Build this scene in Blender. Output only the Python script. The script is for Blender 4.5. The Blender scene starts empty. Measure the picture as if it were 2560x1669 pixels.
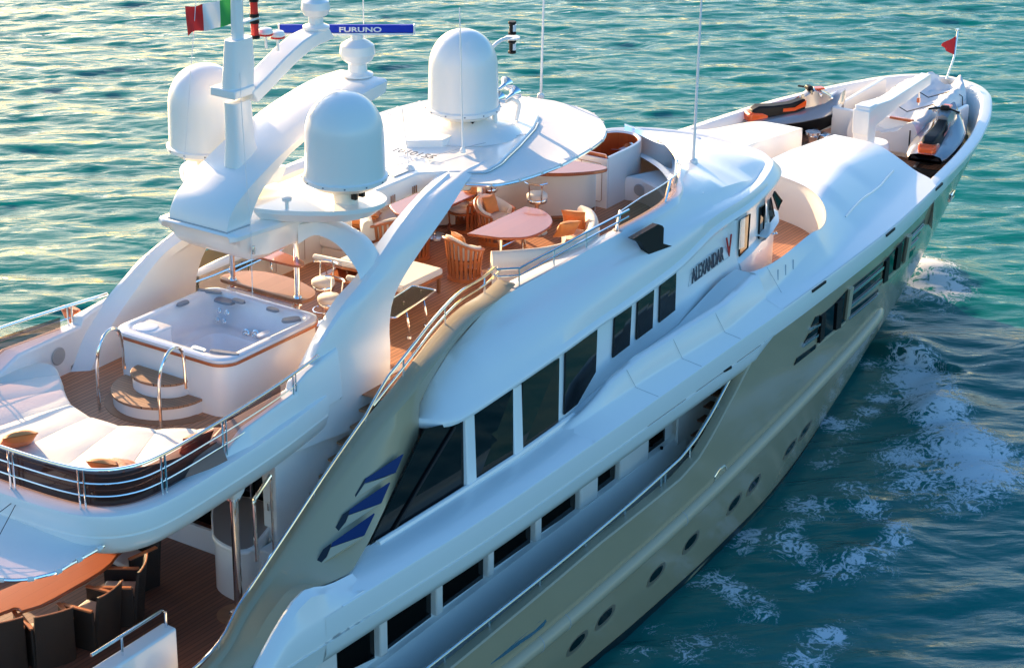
import bpy, bmesh, math, random
import numpy as np
from mathutils import Vector
SC = bpy.context.scene
R_ = math.radians
# ------------------------------------------------------------------ camera
CAMP = np.array([-23.53448, -21.85345, 20.2])
FPX, CX, CY = 5400.0, 1280.0, 834.5            # focal length and centre in photo pixels (2560 x 1669)
PIT, YAW, ROL = R_(22.42), R_(34.57), R_(0.4)
_d = np.array([math.cos(PIT) * math.cos(YAW), math.cos(PIT) * math.sin(YAW), -math.sin(PIT)])
_r = np.cross(_d, [0, 0, 1]); _r /= np.linalg.norm(_r)
_u = np.cross(_r, _d)
CR = math.cos(ROL) * _r + math.sin(ROL) * _u
CU = -math.sin(ROL) * _r + math.cos(ROL) * _u
CD = _d
cam_data = bpy.data.cameras.new('camera')
cam = bpy.data.objects.new('camera', cam_data)
SC.collection.objects.link(cam)
from mathutils import Matrix
cam.matrix_world = Matrix(((CR[0], CU[0], -CD[0], CAMP[0]), (CR[1], CU[1], -CD[1], CAMP[1]), (CR[2], CU[2], -CD[2], CAMP[2]), (0, 0, 0, 1)))
cam_data.sensor_width = 36.0
cam_data.sensor_fit = 'HORIZONTAL'
cam_data.lens = FPX / 2560 * 36
cam_data.clip_end = 6000
SC.camera = cam
# ------------------------------------------------------------------ world, sun, exposure
SUN_AZ, SUN_EL = R_(67), R_(15)                  # azimuth from the bow (+X) towards port (+Y)
world = bpy.data.worlds.new('World'); SC.world = world
world.use_nodes = True
wn = world.node_tree
bg = wn.nodes['Background']
sky = wn.nodes.new('ShaderNodeTexSky')
sky.sky_type = 'NISHITA'; sky.sun_disc = False
sky.sun_elevation = SUN_EL
sky.sun_rotation = R_(90) - SUN_AZ
sky.altitude = 0; sky.air_density = 1.0; sky.dust_density = 1.5; sky.ozone_density = 2.0
hsv = wn.nodes.new('ShaderNodeHueSaturation'); hsv.inputs['Saturation'].default_value = 1.3
wn.links.new(sky.outputs['Color'], hsv.inputs['Color']); wn.links.new(hsv.outputs['Color'], bg.inputs['Color'])
bg.inputs['Strength'].default_value = 0.105
sl = bpy.data.lights.new('sun', 'SUN'); sl.energy = 3.7; sl.angle = R_(0.5); sl.color = (1.0, 0.68, 0.38)
sun = bpy.data.objects.new('sun', sl); SC.collection.objects.link(sun)
sv = Vector((math.cos(SUN_EL) * math.cos(SUN_AZ), math.cos(SUN_EL) * math.sin(SUN_AZ), math.sin(SUN_EL)))
sun.rotation_euler = sv.to_track_quat('Z', 'Y').to_euler()
SC.view_settings.view_transform = 'Standard'; SC.view_settings.look = 'None'
SC.view_settings.gamma = 1.0; SC.view_settings.exposure = 1.75
SC.cycles.max_bounces = 12; SC.cycles.diffuse_bounces = 8; SC.cycles.glossy_bounces = 5; SC.cycles.transmission_bounces = 6; SC.cycles.transparent_max_bounces = 12
SC.cycles.caustics_reflective = False; SC.cycles.caustics_refractive = False
# ------------------------------------------------------------------ photo pixel -> point on a known plane
def ray(u, v): return (u - CX) / FPX * CR - (v - CY) / FPX * CU + CD
def onz(u, v, z): d = ray(u, v); return CAMP + d * (z - CAMP[2]) / d[2]
def ony(u, v, y): d = ray(u, v); return CAMP + d * (y - CAMP[1]) / d[1]
def onx(u, v, x): d = ray(u, v); return CAMP + d * (x - CAMP[0]) / d[0]
def onp(u, v, p, n):
    d = ray(u, v); n = np.array(n, float); return CAMP + d * ((np.array(p, float) - CAMP) @ n) / (d @ n)
def zm(x0, y0, w):                                # zoomed crop coordinates -> photo pixels
    k = w / 2380.0
    return lambda x, y: (x0 + x * k, y0 + y * k)
# ------------------------------------------------------------------ curves
def A(*p): return np.array(p, float)
def crs(pts, n, closed=False):                    # smooth curve through points, resampled evenly
    P = np.array(pts, float)
    if closed: P = np.vstack([P[-1], P, P[0], P[1]])
    else: P = np.vstack([2 * P[0] - P[1], P, 2 * P[-1] - P[-2]])
    out = []
    for i in range(1, len(P) - 2):
        a, b, c, d = P[i - 1], P[i], P[i + 1], P[i + 2]
        for t in np.linspace(0, 1, 16, endpoint=False):
            out.append(.5 * ((2 * b) + (c - a) * t + (2 * a - 5 * b + 4 * c - d) * t * t + (3 * b - a - 3 * c + d) * t ** 3))
    out.append(P[-2])
    return rsl(out, n)
def rsl(pts, n):
    P = np.array(pts, float); L = np.r_[0, np.cumsum(np.linalg.norm(np.diff(P, axis=0), axis=1))]
    s = np.linspace(0, L[-1], n)
    return np.array([[np.interp(q, L, P[:, k]) for k in range(P.shape[1])] for q in s])
def mir(P): Q = np.array(P, float).copy(); Q[..., 1] *= -1; return Q
def itp(x, pts): return float(np.interp(x, [p[0] for p in pts], [p[1] for p in pts]))
def rrect(x0, x1, y0, y1, r, n=6):                # rounded rectangle outline (counter clockwise)
    o = []
    for cx, cy, a in ((x1 - r, y1 - r, 0), (x0 + r, y1 - r, 90), (x0 + r, y0 + r, 180), (x1 - r, y0 + r, 270)):
        for k in range(n + 1): t = R_(a + 90 * k / n); o.append((cx + r * math.cos(t), cy + r * math.sin(t)))
    return o
def ell(cx, cy, a, b, n=32, rot=0, p=2.0):
    o = []
    for k in range(n):
        t = 2 * math.pi * k / n; c, s = math.cos(t), math.sin(t)
        x = a * math.copysign(abs(c) ** (2 / p), c); y = b * math.copysign(abs(s) ** (2 / p), s)
        o.append((cx + x * math.cos(rot) - y * math.sin(rot), cy + x * math.sin(rot) + y * math.cos(rot)))
    return o
# ------------------------------------------------------------------ mesh builder
class MB:
    def __init__(s): s.v = []; s.f = []; s.m = []
    def add(s, vs, fs, m=0):
        k = len(s.v); s.v += [tuple(map(float, p)) for p in vs]
        for f in fs: s.f.append(tuple(i + k for i in f)); s.m.append(m)
        return s
    def box(s, c, d, rz=0, m=0, tilt=None):
        x, y, z = [q / 2 for q in d]; vs = []
        for a, b, e in ((-x, -y, -z), (x, -y, -z), (x, y, -z), (-x, y, -z), (-x, -y, z), (x, -y, z), (x, y, z), (-x, y, z)):
            p = Vector((a, b, e))
            if tilt: p.rotate(tilt)
            vs.append((c[0] + p.x * math.cos(rz) - p.y * math.sin(rz), c[1] + p.x * math.sin(rz) + p.y * math.cos(rz), c[2] + p.z))
        return s.add(vs, [(0, 3, 2, 1), (4, 5, 6, 7), (0, 1, 5, 4), (1, 2, 6, 5), (2, 3, 7, 6), (3, 0, 4, 7)], m)
    def loft(s, rows, closed=False, cap=False, m=0):
        rows = [np.array(r, float) for r in rows]; n = len(rows[0]); vs = [p for r in rows for p in r]; fs = []
        for i in range(len(rows) - 1):
            for j in range(n if closed else n - 1):
                a = i * n + j; b = i * n + (j + 1) % n; fs.append((a, b, b + n, a + n))
        if cap: fs.append(tuple(range(n))[::-1]); fs.append(tuple((len(rows) - 1) * n + j for j in range(n)))
        return s.add(vs, fs, m)
    def tube(s, pts, r, n=8, closed=False, m=0, flat=1.0):
        P = [Vector(p) for p in pts]; k = len(P); rows = []; up = None
        for i in range(k):
            a = P[(i - 1) % k] if (closed or i > 0) else P[0]; b = P[(i + 1) % k] if (closed or i < k - 1) else P[-1]
            t = (b - a).normalized()
            if up is None: up = Vector((0, 0, 1)) if abs(t.z) < .9 else Vector((1, 0, 0))
            sd = t.cross(up)
            if sd.length < 1e-5: sd = t.orthogonal()
            sd.normalize(); up = sd.cross(t).normalized()
            q = r[i] if hasattr(r, '__len__') else r
            rows.append([P[i] + sd * (q * math.cos(2 * math.pi * j / n)) + up * (q * flat * math.sin(2 * math.pi * j / n)) for j in range(n)])
        if closed: rows.append(rows[0]); return s.loft(rows, closed=True, m=m)
        return s.loft(rows, closed=True, cap=True, m=m)
    def prism(s, poly, z0, z1, m=0):                 # poly: list of (x,y); z0,z1 numbers or functions of (x,y)
        n = len(poly); g0 = z0 if callable(z0) else (lambda x, y: z0); g1 = z1 if callable(z1) else (lambda x, y: z1)
        vs = [(x, y, g0(x, y)) for x, y in poly] + [(x, y, g1(x, y)) for x, y in poly]
        fs = [tuple(range(n))[::-1], tuple(range(n, 2 * n))] + [(i, (i + 1) % n, (i + 1) % n + n, i + n) for i in range(n)]
        return s.add(vs, fs, m)
    def extr(s, pts, vec, m=0):                      # 3-D polygon pushed along a vector
        n = len(pts); P = [np.array(p, float) for p in pts]; Q = [p + np.array(vec, float) for p in P]
        return s.add(P + Q, [tuple(range(n))[::-1], tuple(range(n, 2 * n))] + [(i, (i + 1) % n, (i + 1) % n + n, i + n) for i in range(n)], m)
    def lathe(s, prof, c, n=32, m=0, cap=True):
        rows = [[(c[0] + r * math.cos(2 * math.pi * j / n), c[1] + r * math.sin(2 * math.pi * j / n), c[2] + z) for j in range(n)] for r, z in prof]
        return s.loft(rows, closed=True, cap=cap, m=m)
    def stack(s, outl, zs, m=0):                     # outlines of equal length at rising heights, closed top and bottom
        return s.loft([[(x, y, z) for x, y in o] for o, z in zip(outl, zs)], closed=True, cap=True, m=m)
    def build(s, name, mats, parent=None, ang=35, bev=0, seg=2, sub=0, flipfix=True, loc=None):
        me = bpy.data.meshes.new(name); me.from_pydata(s.v, [], s.f)
        if not isinstance(mats, (list, tuple)): mats = [mats]
        for q in mats: me.materials.append(q)
        if len(mats) > 1: me.polygons.foreach_set('material_index', s.m)
        if flipfix:
            bm = bmesh.new(); bm.from_mesh(me); bmesh.ops.remove_doubles(bm, verts=bm.verts, dist=1e-5)
            bmesh.ops.recalc_face_normals(bm, faces=bm.faces); bm.to_mesh(me); bm.free()
        me.polygons.foreach_set('use_smooth', [True] * len(me.polygons))
        me.set_sharp_from_angle(angle=R_(ang))
        ob = bpy.data.objects.new(name, me); SC.collection.objects.link(ob)
        if parent is not None: ob.parent = parent; 
        if loc is not None: ob.location = loc
        if bev:
            b = ob.modifiers.new('bevel', 'BEVEL'); b.width = bev; b.segments = seg; b.limit_method = 'ANGLE'; b.angle_limit = R_(38)
        if sub:
            b = ob.modifiers.new('sub', 'SUBSURF'); b.levels = sub; b.render_levels = sub
        return ob
def tag(o, label=None, cat=None, group=None, kind=None):
    if label: o['label'] = label
    if cat: o['category'] = cat
    if group: o['group'] = group
    if kind: o['kind'] = kind
    return o
def empty(name, loc=(0, 0, 0), rz=0, **k):
    o = bpy.data.objects.new(name, None); SC.collection.objects.link(o); o.empty_display_size = .1
    o.location = loc; o.rotation_euler = (0, 0, rz)
    return tag(o, **k)
def copy_tree(o, parent=None):
    c = o.copy(); SC.collection.objects.link(c)
    if parent is not None: c.parent = parent
    for ch in list(o.children): copy_tree(ch, c)
    return c
# ------------------------------------------------------------------ materials
def mat(name, col, rough=.4, metal=0, coat=0, spec=.5, noise=0, nscale=3, bump=0, bscale=40, trans=0, alpha=1, sheen=0):
    m = bpy.data.materials.new(name); m.use_nodes = True; nt = m.node_tree; p = nt.nodes['Principled BSDF']
    p.inputs['Base Color'].default_value = (*col, 1); p.inputs['Roughness'].default_value = rough
    p.inputs['Metallic'].default_value = metal; p.inputs['Coat Weight'].default_value = coat; p.inputs['Coat Roughness'].default_value = .06
    p.inputs['Specular IOR Level'].default_value = spec
    p.inputs['Transmission Weight'].default_value = trans; p.inputs['Alpha'].default_value = alpha
    p.inputs['Sheen Weight'].default_value = sheen
    if noise or bump:
        tc = nt.nodes.new('ShaderNodeTexCoord')
    if noise:
        n = nt.nodes.new('ShaderNodeTexNoise'); n.inputs['Scale'].default_value = nscale; n.inputs['Detail'].default_value = 6
        nt.links.new(tc.outputs['Object'], n.inputs['Vector'])
        mx = nt.nodes.new('ShaderNodeMix'); mx.data_type = 'RGBA'
        mx.inputs[6].default_value = (*[c * (1 - noise) for c in col], 1); mx.inputs[7].default_value = (*[min(1, c * (1 + noise)) for c in col], 1)
        nt.links.new(n.outputs['Fac'], mx.inputs[0]); nt.links.new(mx.outputs[2], p.inputs['Base Color'])
    if bump:
        n2 = nt.nodes.new('ShaderNodeTexNoise'); n2.inputs['Scale'].default_value = bscale; n2.inputs['Detail'].default_value = 4
        nt.links.new(tc.outputs['Object'], n2.inputs['Vector'])
        b = nt.nodes.new('ShaderNodeBump'); b.inputs['Strength'].default_value = bump; b.inputs['Distance'].default_value = .02
        nt.links.new(n2.outputs['Fac'], b.inputs['Height']); nt.links.new(b.outputs['Normal'], p.inputs['Normal'])
    return m
def planks(name, col, dark, w=.075, gap=.10, rough=.55, rot=0, var=.35, coat=0, gapcol=(.02, .015, .012)):
    m = bpy.data.materials.new(name); m.use_nodes = True; nt = m.node_tree; N = nt.nodes; L = nt.links; p = N['Principled BSDF']
    p.inputs['Roughness'].default_value = rough; p.inputs['Coat Weight'].default_value = coat; p.inputs['Coat Roughness'].default_value = .05
    tc = N.new('ShaderNodeTexCoord'); mp = N.new('ShaderNodeMapping'); mp.inputs['Rotation'].default_value = (0, 0, rot)
    L.new(tc.outputs['Object'], mp.inputs['Vector'])
    sx = N.new('ShaderNodeSeparateXYZ'); L.new(mp.outputs['Vector'], sx.inputs[0])
    dv = N.new('ShaderNodeMath'); dv.operation = 'DIVIDE'; dv.inputs[1].default_value = w; L.new(sx.outputs['Y'], dv.inputs[0])
    fr = N.new('ShaderNodeMath'); fr.operation = 'FRACT'; L.new(dv.outputs[0], fr.inputs[0])
    fl = N.new('ShaderNodeMath'); fl.operation = 'FLOOR'; L.new(dv.outputs[0], fl.inputs[0])
    lt = N.new('ShaderNodeMath'); lt.operation = 'LESS_THAN'; lt.inputs[1].default_value = gap; L.new(fr.outputs[0], lt.inputs[0])
    wn_ = N.new('ShaderNodeTexWhiteNoise'); wn_.noise_dimensions = '1D'; L.new(fl.outputs[0], wn_.inputs['W'])
    ns = N.new('ShaderNodeTexNoise'); ns.inputs['Scale'].default_value = 1.0; ns.inputs['Detail'].default_value = 5
    st = N.new('ShaderNodeMapping'); st.inputs['Scale'].default_value = (3, 40, 3); L.new(mp.outputs['Vector'], st.inputs['Vector']); L.new(st.outputs['Vector'], ns.inputs['Vector'])
    ad = N.new('ShaderNodeMath'); ad.operation = 'ADD'; L.new(wn_.outputs['Value'], ad.inputs[0]); L.new(ns.outputs['Fac'], ad.inputs[1])
    hf = N.new('ShaderNodeMath'); hf.operation = 'MULTIPLY'; hf.inputs[1].default_value = .5; L.new(ad.outputs[0], hf.inputs[0])
    mx = N.new('ShaderNodeMix'); mx.data_type = 'RGBA'; mx.inputs[6].default_value = (*dark, 1); mx.inputs[7].default_value = (*col, 1); L.new(hf.outputs[0], mx.inputs[0])
    m2 = N.new('ShaderNodeMix'); m2.data_type = 'RGBA'; m2.inputs[7].default_value = (*gapcol, 1); L.new(lt.outputs[0], m2.inputs[0]); L.new(mx.outputs[2], m2.inputs[6])
    L.new(m2.outputs[2], p.inputs['Base Color'])
    return m
def glassy(name, col, fac, rough=.03):             # tinted see-through panel: transparent + glossy
    m = bpy.data.materials.new(name); m.use_nodes = True; nt = m.node_tree; N = nt.nodes; L = nt.links
    out = N['Material Output']; N.remove(N['Principled BSDF'])
    t = N.new('ShaderNodeBsdfTransparent'); t.inputs['Color'].default_value = (*col, 1)
    g = N.new('ShaderNodeBsdfGlossy'); g.inputs['Roughness'].default_value = rough; g.inputs['Color'].default_value = (1, 1, 1, 1)
    fz = N.new('ShaderNodeFresnel'); fz.inputs['IOR'].default_value = fac
    mx = N.new('ShaderNodeMixShader'); L.new(fz.outputs[0], mx.inputs[0]); L.new(t.outputs[0], mx.inputs[1]); L.new(g.outputs[0], mx.inputs[2])
    L.new(mx.outputs[0], out.inputs['Surface'])
    return m
WHITE = mat('white_gelcoat', (.86, .85, .83), rough=.28, coat=.35, noise=.015, nscale=.8)
CREAM = mat('cream_gelcoat', (.84, .78, .68), rough=.32, coat=.3, noise=.02, nscale=1.2)
TAUPE = mat('champagne_paint', (.43, .345, .215), rough=.34, coat=.25, noise=.03, nscale=.6)
TAUPE2 = mat('champagne_rail', (.47, .395, .27), rough=.36, coat=.25)
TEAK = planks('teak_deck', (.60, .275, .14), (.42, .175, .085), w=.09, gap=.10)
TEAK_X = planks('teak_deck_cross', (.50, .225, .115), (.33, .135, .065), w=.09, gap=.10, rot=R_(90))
TEAKD = planks('teak_deck_dark', (.24, .10, .06), (.15, .065, .04), w=.085, gap=.10)  # darker brown teak for the main side deck, upper deck and side stairs
TEAKT = mat('teak_trim', (.32, .14, .065), rough=.5, noise=.25, nscale=9)
TREAD = planks('teak_tread', (.50, .26, .14), (.34, .17, .09), w=.07, gap=.08, rot=R_(90))
VARN = planks('varnished_wood', (.52, .125, .03), (.40, .08, .016), w=.22, gap=.012, rough=.3, coat=.8, gapcol=(.18, .03, .008))
VARNG = planks('varnished_table', (.42, .11, .04), (.30, .07, .025), w=.3, gap=.008, rough=.28, coat=.55, gapcol=(.14, .03, .01))
CHAIRW = mat('teak_slats', (.52, .17, .06), rough=.35, coat=.3, noise=.2, nscale=12)
CHROME = mat('polished_steel', (.86, .87, .88), rough=.09, metal=1)
STEEL = mat('brushed_steel', (.75, .75, .74), rough=.25, metal=1)
GLASSD = mat('dark_window_glass', (.003, .004, .005), rough=.05, spec=.35)
GLASSN = mat('navy_vent_panel', (.010, .03, .12), rough=.35, spec=.3)
SMOKE = glassy('smoked_glass', (.36, .25, .22), 1.45)
SMOKED = glassy('smoked_glass_dark', (.10, .10, .12), 1.5)
GREENG = glassy('green_glass', (.45, .62, .36), 1.5)
CANVAS = mat('white_canvas', (.80, .79, .77), rough=.8, bump=.12, bscale=14, noise=.02, nscale=2)
CUSH = mat('cream_upholstery', (.82, .77, .68), rough=.75, bump=.15, bscale=25, sheen=.2)
ORANGE = mat('orange_cushion', (.72, .25, .06), rough=.7, bump=.3, bscale=18, noise=.12, nscale=8, sheen=.2)
RUST = mat('rust_cushion', (.42, .10, .035), rough=.7, bump=.3, bscale=18, noise=.15, nscale=8, sheen=.2)
BROWN = mat('brown_upholstery', (.26, .16, .13), rough=.7, bump=.2, bscale=20)
WICKER = mat('dark_wicker', (.022, .014, .010), rough=.5, bump=.8, bscale=90)
BLACK = mat('black_plastic', (.008, .008, .009), rough=.5, spec=.25)
RUBBER = mat('black_rubber', (.02, .02, .02), rough=.7)
SEAM = mat('seam_grey', (.42, .44, .46), rough=.6)
GREYL = mat('grey_speaker', (.42, .40, .38), rough=.7)
RED = mat('red_cloth', (.75, .025, .02), rough=.75, bump=.2, bscale=10)
GREEN = mat('green_cloth', (.03, .33, .07), rough=.75)
WCLOTH = mat('white_cloth', (.82, .80, .78), rough=.75)
REDLENS = mat('red_lens', (.75, .012, .008), rough=.12, coat=.6)
BLUE = mat('blue_enamel', (.008, .04, .45), rough=.5, spec=.2)
INK = mat('grey_lettering', (.055, .07, .095), rough=.4)
REDI = mat('red_lettering', (.55, .01, .012), rough=.25)
TUBW = mat('spa_acrylic', (.74, .75, .80), rough=.15, coat=.5, noise=.05, nscale=5)
GREYT = mat('grey_pad', (.20, .22, .27), rough=.45)
JSILV = mat('silver_hull', (.38, .38, .39), rough=.22, metal=.5, coat=.6)
JORANGE = mat('orange_trim', (.80, .10, .01), rough=.3, coat=.4)
BOOT = mat('dark_boot_stripe', (.012, .015, .022), rough=.3)
GREYB = mat('grey_counter', (.30, .27, .25), rough=.35)

HULLP = mat('champagne_hull', (.43, .345, .215), rough=.2, coat=.55, noise=.03, nscale=.6)
VARNB = planks('bar_top_wood', (.40, .17, .085), (.30, .115, .05), w=.25, gap=.01, rough=.45, coat=.12, gapcol=(.15, .05, .02))
def text(s, loc, rot, size, mtl, parent, name='lettering', ext=.004, shear=0, sx=1, bold=0):
    c = bpy.data.curves.new(name, 'FONT'); c.body = s; c.size = size; c.extrude = ext; c.shear = shear; c.align_x = 'LEFT'; c.offset = bold
    o = bpy.data.objects.new(name, c); SC.collection.objects.link(o)
    dg = bpy.context.evaluated_depsgraph_get(); me = bpy.data.meshes.new_from_object(o.evaluated_get(dg)); bpy.data.objects.remove(o)
    me.materials.clear(); me.materials.append(mtl)
    o = bpy.data.objects.new(name, me); SC.collection.objects.link(o); o.parent = parent
    o.matrix_world = Matrix.Translation(loc) @ rot @ Matrix.Diagonal((sx, 1, 1, 1))
    return o
# ------------------------------------------------------------------ the sea
def wave_tile(L, N, wind, wdir, seed, lmin, lmax, hs):
    rng = np.random.default_rng(seed)
    k = 2 * np.pi * np.fft.fftfreq(N, L / N); KX, KY = np.meshgrid(k, k, indexing='ij'); K = np.hypot(KX, KY); K[0, 0] = 1e-6
    cosd = (KX * math.cos(wdir) + KY * math.sin(wdir)) / K
    P = np.exp(-1 / (K * wind) ** 2) / K ** 3.45 * (.025 + .975 * np.abs(cosd) ** 7)
    P[(K > 2 * np.pi / lmin) | (K < 2 * np.pi / lmax)] = 0
    F = np.sqrt(P) * (rng.standard_normal((N, N)) + 1j * rng.standard_normal((N, N)))
    h = np.fft.ifft2(F).real; s = hs / (4 * h.std())
    dx = np.fft.ifft2(-1j * KX / K * F).real; dy = np.fft.ifft2(-1j * KY / K * F).real
    return h * s, dx * s, dy * s
def samp(T, L, x, y):
    N = T.shape[0]; u = (x / L) % 1 * N; v = (y / L) % 1 * N
    i = np.floor(u).astype(int); j = np.floor(v).astype(int); a = u - i; b = v - j; i %= N; j %= N; i2 = (i + 1) % N; j2 = (j + 1) % N
    return (T[i, j] * (1 - a) * (1 - b) + T[i2, j] * a * (1 - b) + T[i, j2] * (1 - a) * b + T[i2, j2] * a * b)
def axis(lo, hi, st, far):
    a = np.arange(lo, hi, st); out = []; s = st; p = a[-1]
    while p < far: s *= 1.22; p += s; out.append(p)
    o2 = []; s = st; p = a[0]
    while p > -far: s *= 1.22; p -= s; o2.append(p)
    return np.array(o2[::-1] + list(a) + out)
ca, sa = math.cos(YAW), math.sin(YAW)
ax_ = axis(30, 96, .135, 4000); ay_ = axis(-28, 30, .135, 4000)
GX, GY = np.meshgrid(ax_, ay_, indexing='ij')
WX = CAMP[0] + GX * ca - GY * sa; WY = CAMP[1] + GX * sa + GY * ca
H = np.zeros_like(WX); DX = np.zeros_like(WX); DY = np.zeros_like(WX)
for L_, N_, wd, sd, lmn, lmx, hs, rt in ((53, 512, .75, 3, .25, 7.0, .115, 0), (31.7, 400, .45, 8, .20, 3.0, .055, .30)):
    h, dx, dy = wave_tile(L_, N_, wd, R_(40) - rt, sd, lmn, lmx, hs)
    xr = WX * math.cos(rt) + WY * math.sin(rt); yr = -WX * math.sin(rt) + WY * math.cos(rt)
    a_, b_, c_ = samp(h, L_, xr, yr), samp(dx, L_, xr, yr), samp(dy, L_, xr, yr)
    H += a_; DX += (b_ * math.cos(rt) - c_ * math.sin(rt)); DY += (b_ * math.sin(rt) + c_ * math.cos(rt))
# foam laid where the bow wave and the wake break (positions on the water, radius in metres, strength)
FO = [(2290, 668, .9, .8), (2320, 690, .9, .9), (2345, 730, .9, .9), (2300, 730, 1.0, .8), (2270, 745, .7, .5), (2350, 770, .6, .5), (2350, 640, .6, .45),
      (2232, 790, .5, .6), (2210, 815, .4, .4), (2265, 865, .5, .6), (2280, 905, .7, .85), (2295, 945, .8, 1), (2315, 985, .8, .95), (2335, 1030, .8, .95), (2362, 1070, .7, .9),
      (2395, 1110, .9, .9), (2430, 1150, 1.1, .95), (2455, 1195, 1.0, .95), (2440, 1240, .8, .7), (2390, 1170, 1.1, .6), (2330, 1150, .9, .6), (2280, 1150, .9, .75), (2250, 1150, .7, .6), (2290, 1210, .9, .7),
      (2370, 1265, .8, .55), (2420, 1275, .5, .6), (2250, 1110, .6, .5), (2200, 985, .35, .8), (2170, 1020, .4, .7), (2140, 1045, .4, .6), (2095, 1050, .5, .7), (2070, 1040, .35, .8), (2120, 1080, .5, .5),
      (2175, 900, .4, .6), (2190, 960, .3, .5), (2060, 1150, .5, .6), (2090, 1120, .5, .55), (2130, 1225, .5, .65), (2020, 1260, .6, .7), (2050, 1285, .5, .55), (2170, 1265, .5, .7), (2195, 1290, .4, .6),
      (1985, 1310, .4, .6), (1880, 1335, .45, .8), (1915, 1335, .4, .7), (1850, 1360, .45, .6), (1960, 1345, .5, .7), (1990, 1370, .5, .75), (2005, 1395, .4, .6), (1940, 1380, .5, .45),
      (2240, 1330, .35, .8), (2240, 1365, .4, .75), (2190, 1390, .45, .7), (2140, 1410, .5, .75), (2100, 1435, .6, .7), (2070, 1440, .4, .7), (2210, 1435, .5, .5), (2020, 1465, .3, .7),
      (1790, 1445, .5, .7), (1830, 1470, .45, .75), (1850, 1500, .4, .6), (1900, 1500, .4, .6), (1915, 1535, .4, .6), (1870, 1545, .4, .45), (1740, 1450, .35, .6), (1770, 1420, .3, .5),
      (2075, 1590, .4, .85), (2050, 1615, .6, .6), (2090, 1620, .5, .45), (2120, 1565, .5, .45), (1750, 1610, .6, .6), (1820, 1600, .5, .45), (1720, 1640, .5, .6), (2020, 1650, .5, .7), (1990, 1665, .4, .6), (1860, 1630, .5, .45),
      (1960, 1560, .6, .3), (2290, 1440, .6, .3), (2200, 1500, .8, .25), (2150, 1330, .8, .3), (1780, 1560, .6, .4), (1700, 1600, .5, .5), (2300, 1340, .7, .25), (1640, 1560, .4, .5), (1600, 1640, .4, .6), (1950, 1430, .7, .35)]
FM = np.zeros_like(WX)
for u, v, r, w in FO:
    p = onz(u, v, 0); q = ((WX - p[0]) ** 2 + (WY - p[1]) ** 2) / (1.15 * r) ** 2
    FM = np.maximum(FM, w * np.exp(-q * .8))
CREST = np.zeros_like(WX)
for u, v, r, hh in ((2295, 945, 1.1, .35), (2335, 1030, 1.0, .35), (2395, 1110, 1.1, .3), (2450, 1195, 1.1, .3), (2320, 700, 1.2, .45), (2280, 880, .9, .3), (2230, 1350, .8, .22), (2150, 1400, .8, .22)):
    p = onz(u, v, 0); q = ((WX - p[0]) ** 2 + (WY - p[1]) ** 2) / r ** 2
    CREST = np.maximum(CREST, hh * np.exp(-q))
near = np.exp(-np.maximum(0, np.hypot(WX - 3, WY) - 60) / 60)
H = H * (.35 + .65 * near) + CREST
hull_in = np.clip((4.4 - np.abs(WY)) / 1.0, 0, 1) * ((WX < 21) & (WX > -24))
H = H * (1 - .75 * hull_in) - .12 * hull_in
CH = .85
V = np.stack([WX + CH * DX * near, WY + CH * DY * near, H], -1).reshape(-1, 3)
n0, n1 = WX.shape
idx = np.arange(n0 * n1).reshape(n0, n1)
F4 = np.stack([idx[:-1, :-1], idx[1:, :-1], idx[1:, 1:], idx[:-1, 1:]], -1).reshape(-1, 4)
me = bpy.data.meshes.new('sea')
me.vertices.add(len(V)); me.vertices.foreach_set('co', V.ravel())
me.loops.add(F4.size); me.loops.foreach_set('vertex_index', F4.ravel())
me.polygons.add(len(F4)); me.polygons.foreach_set('loop_start', np.arange(0, F4.size, 4)); me.polygons.foreach_set('use_smooth', np.ones(len(F4), bool))
me.update(calc_edges=True)
at = me.attributes.new('foam', 'FLOAT', 'POINT'); at.data.foreach_set('value', FM.ravel().astype(np.float32))
sea = bpy.data.objects.new('sea', me); SC.collection.objects.link(sea); tag(sea, kind='structure')
m = bpy.data.materials.new('sea_water'); m.use_nodes = True; nt = m.node_tree; N = nt.nodes; L = nt.links; p = N['Principled BSDF']
SEA_COL = (.0, .215, .20, 1)
tc = N.new('ShaderNodeTexCoord')
def noise(scale, det, rough=.55, sc=(1, 1, 1), dist=0):
    mp = N.new('ShaderNodeMapping'); mp.inputs['Scale'].default_value = sc; L.new(tc.outputs['Object'], mp.inputs['Vector'])
    n = N.new('ShaderNodeTexNoise'); n.inputs['Scale'].default_value = scale; n.inputs['Detail'].default_value = det; n.inputs['Roughness'].default_value = rough; n.inputs['Distortion'].default_value = dist
    L.new(mp.outputs['Vector'], n.inputs['Vector']); return n.outputs['Fac']
def mth(op, a, b=None, c=None, clamp=False):
    q = N.new('ShaderNodeMath'); q.operation = op; q.use_clamp = clamp
    for i, t in enumerate((a, b, c)):
        if t is None: continue
        if isinstance(t, (int, float)): q.inputs[i].default_value = t
        else: L.new(t, q.inputs[i])
    return q.outputs[0]
b1 = N.new('ShaderNodeBump'); b1.inputs['Strength'].default_value = .75; b1.inputs['Distance'].default_value = .05
mpb = N.new('ShaderNodeMapping'); mpb.inputs['Rotation'].default_value = (0, 0, R_(-40)); L.new(tc.outputs['Object'], mpb.inputs['Vector'])
mpc = N.new('ShaderNodeMapping'); mpc.inputs['Scale'].default_value = (1, .30, 1); L.new(mpb.outputs['Vector'], mpc.inputs['Vector'])
nb = N.new('ShaderNodeTexNoise'); nb.inputs['Scale'].default_value = 3.2; nb.inputs['Detail'].default_value = 7; nb.inputs['Roughness'].default_value = .6; L.new(mpc.outputs['Vector'], nb.inputs['Vector'])
L.new(nb.outputs['Fac'], b1.inputs['Height'])
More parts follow.
